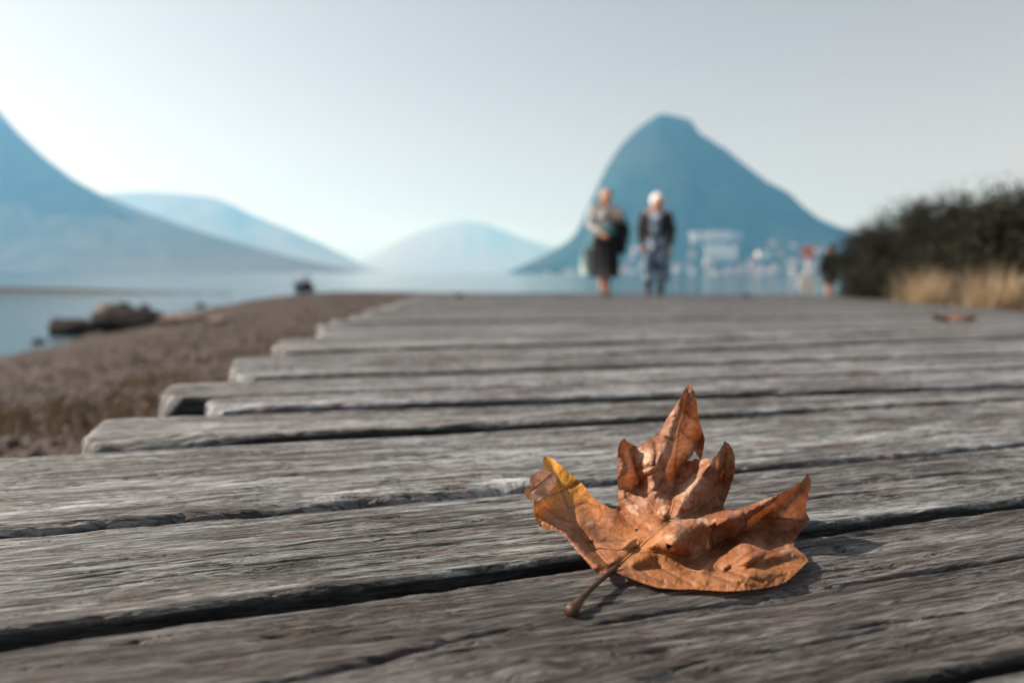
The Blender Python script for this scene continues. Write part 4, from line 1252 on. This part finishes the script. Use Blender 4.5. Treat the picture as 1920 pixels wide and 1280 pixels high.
def house(px, py, wpx, hpx, mat, label, flat=False, cat='house', name='house', group='houses at the foot of the mountain', rz=None):
    p = hit(px, py + hpx * .5); k = p.y / FPX
    wd, h = wpx * k, hpx * k
    root = empty(name, (p.x, p.y, p.z - 2), random.uniform(-.25, .25) if rz is None else rz); tag(root, label, cat, group)
    dp = max(10, wd * .6); 
    wall = MB().box((0, 0, h * .36 + 1), (wd, dp, h * .72 + 2)).build('wall', mat, root)
    if flat:
        MB().box((0, 0, h * .72 + 2.6), (wd * 1.03, dp * 1.05, 1.2)).build('roof', M_ROOFG, root)
    else:
        z0 = h * .72 + 2.003; z1 = h + 2; a, b_ = wd * .54, dp * .56
        V = [(-a, -b_, z0), (a, -b_, z0), (a, b_, z0), (-a, b_, z0), (-a * .75, 0, z1), (a * .75, 0, z1)]
        MB().add(V, [(0, 1, 5, 4), (2, 3, 4, 5), (1, 2, 5), (3, 0, 4), (3, 2, 1, 0)]).build('roof', M_ROOF, root)
    nst = max(1, int(h * .72 / 4.5)); nw = max(2, int(wd / 5.5))
    if wpx > 8:
        for i in range(nst):
            for j in range(nw):
                MB().box(((j + .5) / nw * wd - wd / 2, -dp / 2 - .02, 2 + (i + .55) * h * .72 / nst), (1.8, .16, 2.2)).build('window', M_WIN, wall)
HS = [(1430, 475, 22, 17, 0, 'big bright white house standing alone above the lake on the mountain foot', True), (1449, 455, 12, 9, 3, 'small house above and right of the bright white house'),
      (1407, 490, 12, 9, 2, 'grey house just left of and below the bright white house'), (1297, 508, 13, 18, 0, 'tall white house below the left end of the hotel'),
      (1408, 513, 16, 11, 3, 'pink house low on the slope under the bright white house'), (1195, 467, 16, 12, 2, 'grey house between the two walkers'),
      (1188, 518, 22, 8, 0, 'long low white building on the shore between the two walkers', True), (1205, 498, 14, 10, 1, 'cream house behind the left side of the white haired walker'),
      (1270, 500, 14, 9, 2, 'grey house right of the white haired walker'), (1455, 503, 14, 12, 3, 'pink house left of the red sign'), (1483, 490, 12, 9, 2, 'grey house nearest to the left of the red sign'),
      (1372, 505, 12, 9, 3, 'pink house under the right end of the hotel'), (1490, 515, 14, 8, 1, 'cream house low behind the white oval board'), (1535, 470, 12, 8, 2, 'grey house above the distant person in black'),
      (1522, 500, 16, 9, 1, 'cream house between the sign and the distant person'), (1080, 514, 22, 10, 0, 'white building on the shore left of the grey clad walker', True), (1062, 517, 12, 7, 1, 'small cream house leftmost on the shore under the mountain'),
      (1025, 511, 12, 6, 0, 'tiny white house far left on the mountain foot'), (1345, 520, 16, 7, 2, 'low grey house on the shore under the hotel'), (1245, 520, 14, 7, 1, 'low cream house on the shore right of the walkers'), (1430, 520, 20, 7, 2, 'long grey shore building under the pink house', True)]
rh = random.Random(77)
REF = [(1430, 475, 'the big bright white house'), (1297, 508, 'the tall white house under the hotel'), (1408, 513, 'the low pink house'), (1188, 518, 'the long low white shore building'),
       (1345, 520, 'the low shore house under the hotel'), (1513, 473, 'the red sign disc'), (1507, 531, 'the white oval board'), (1227, 470, 'the white haired walker'), (1345, 460, 'the hotel'), (1430, 520, 'the long grey shore building')]
used_ = set()
for i in range(70):
    q = (1165 + 380 * rh.random(), 514 - abs(rh.gauss(0, 22)), rh.uniform(7, 14), rh.uniform(5, 9), rh.randrange(4))
    near_ = min(REF, key=lambda r: math.hypot(r[0] - q[0], 1.5 * (r[1] - q[1])))
    dx, dy = q[0] - near_[0], q[1] - near_[1]
    if abs(dx) < 9 and abs(dy) < 9 or 1300 < q[0] < 1392 and q[1] < 500: continue
    way = ('right of' if dx > 0 else 'left of') if abs(dx) > 1.6 * abs(dy) else ('below' if dy > 0 else 'above') if abs(dy) > 1.6 * abs(dx) else ('above' if dy < 0 else 'below') + ' and ' + ('right of' if dx > 0 else 'left of')
    lab = 'tiny %s house %s %s' % (('white', 'cream', 'grey', 'pink')[q[4]], way, near_[2])
    if (way, near_[2]) in used_: continue
    used_.add((way, near_[2])); HS.append(q + (lab,))
for (px, py, wp, hp, mi, lab, *fl) in HS: house(px, py, wp, hp, M_WALL[mi], lab, bool(fl))
# hotel: terraces one above the other
hp_ = hit(1345, 478); root = empty('hotel', (hp_.x, hp_.y, hp_.z)); tag(root, 'large pale terraced hotel complex on the lower slope right of the walkers', 'hotel')
for (px, py, wp, hp, mi) in ((1312, 442, 34, 12, 0), (1350, 441, 40, 13, 0), (1378, 443, 22, 11, 2), (1338, 458, 44, 10, 2), (1352, 470, 56, 11, 0), (1372, 462, 26, 9, 1), (1345, 484, 40, 12, 2), (1368, 482, 26, 12, 0), (1330, 492, 18, 12, 1), (1303, 452, 12, 10, 2)):
    p = hit(px, py + hp * .5); k = p.y / FPX; wd, h = wp * k, hp * k
    q = Vector((p.x, p.y, p.z)) - hp_
    wall = MB().box((q.x, q.y, q.z + h * .5 - 1), (wd, 18, h + 2)).build('wall', M_WALL[mi], root)
    MB().box((q.x, q.y, q.z + h + .6), (wd * 1.02, 19, 1.2)).build('roof', M_ROOFG, root)
    for j in range(int(wd / 9)):
        MB().box((q.x - wd / 2 + (j + .5) * wd / int(wd / 9), q.y - 9.05, q.z + h * .5), (3, .3, 4)).build('window', M_WIN, wall)

# ------------------------------------------------------------------ the hazy air over the lake
hz = MB().box((0, 8500, (Z_W - 10 + 900) / 2), (30000, 19500, 900 - (Z_W - 10)))
hb = hz.build('haze', None)
m = bpy.data.materials.new('lake_haze'); m.use_nodes = True; t = m.node_tree; t.nodes.clear()
out = t.nodes.new('ShaderNodeOutputMaterial'); pv = t.nodes.new('ShaderNodeVolumePrincipled')
pv.inputs['Color'].default_value = (.20, .585, 1.0, 1); pv.inputs['Density'].default_value = HAZE_D
pv.inputs['Absorption Color'].default_value = (1, 1, 1, 1)
pv.inputs['Anisotropy'].default_value = .3
t.links.new(pv.outputs[0], out.inputs['Volume'])
hb.data.materials.append(m)
tag(hb, kind='stuff')
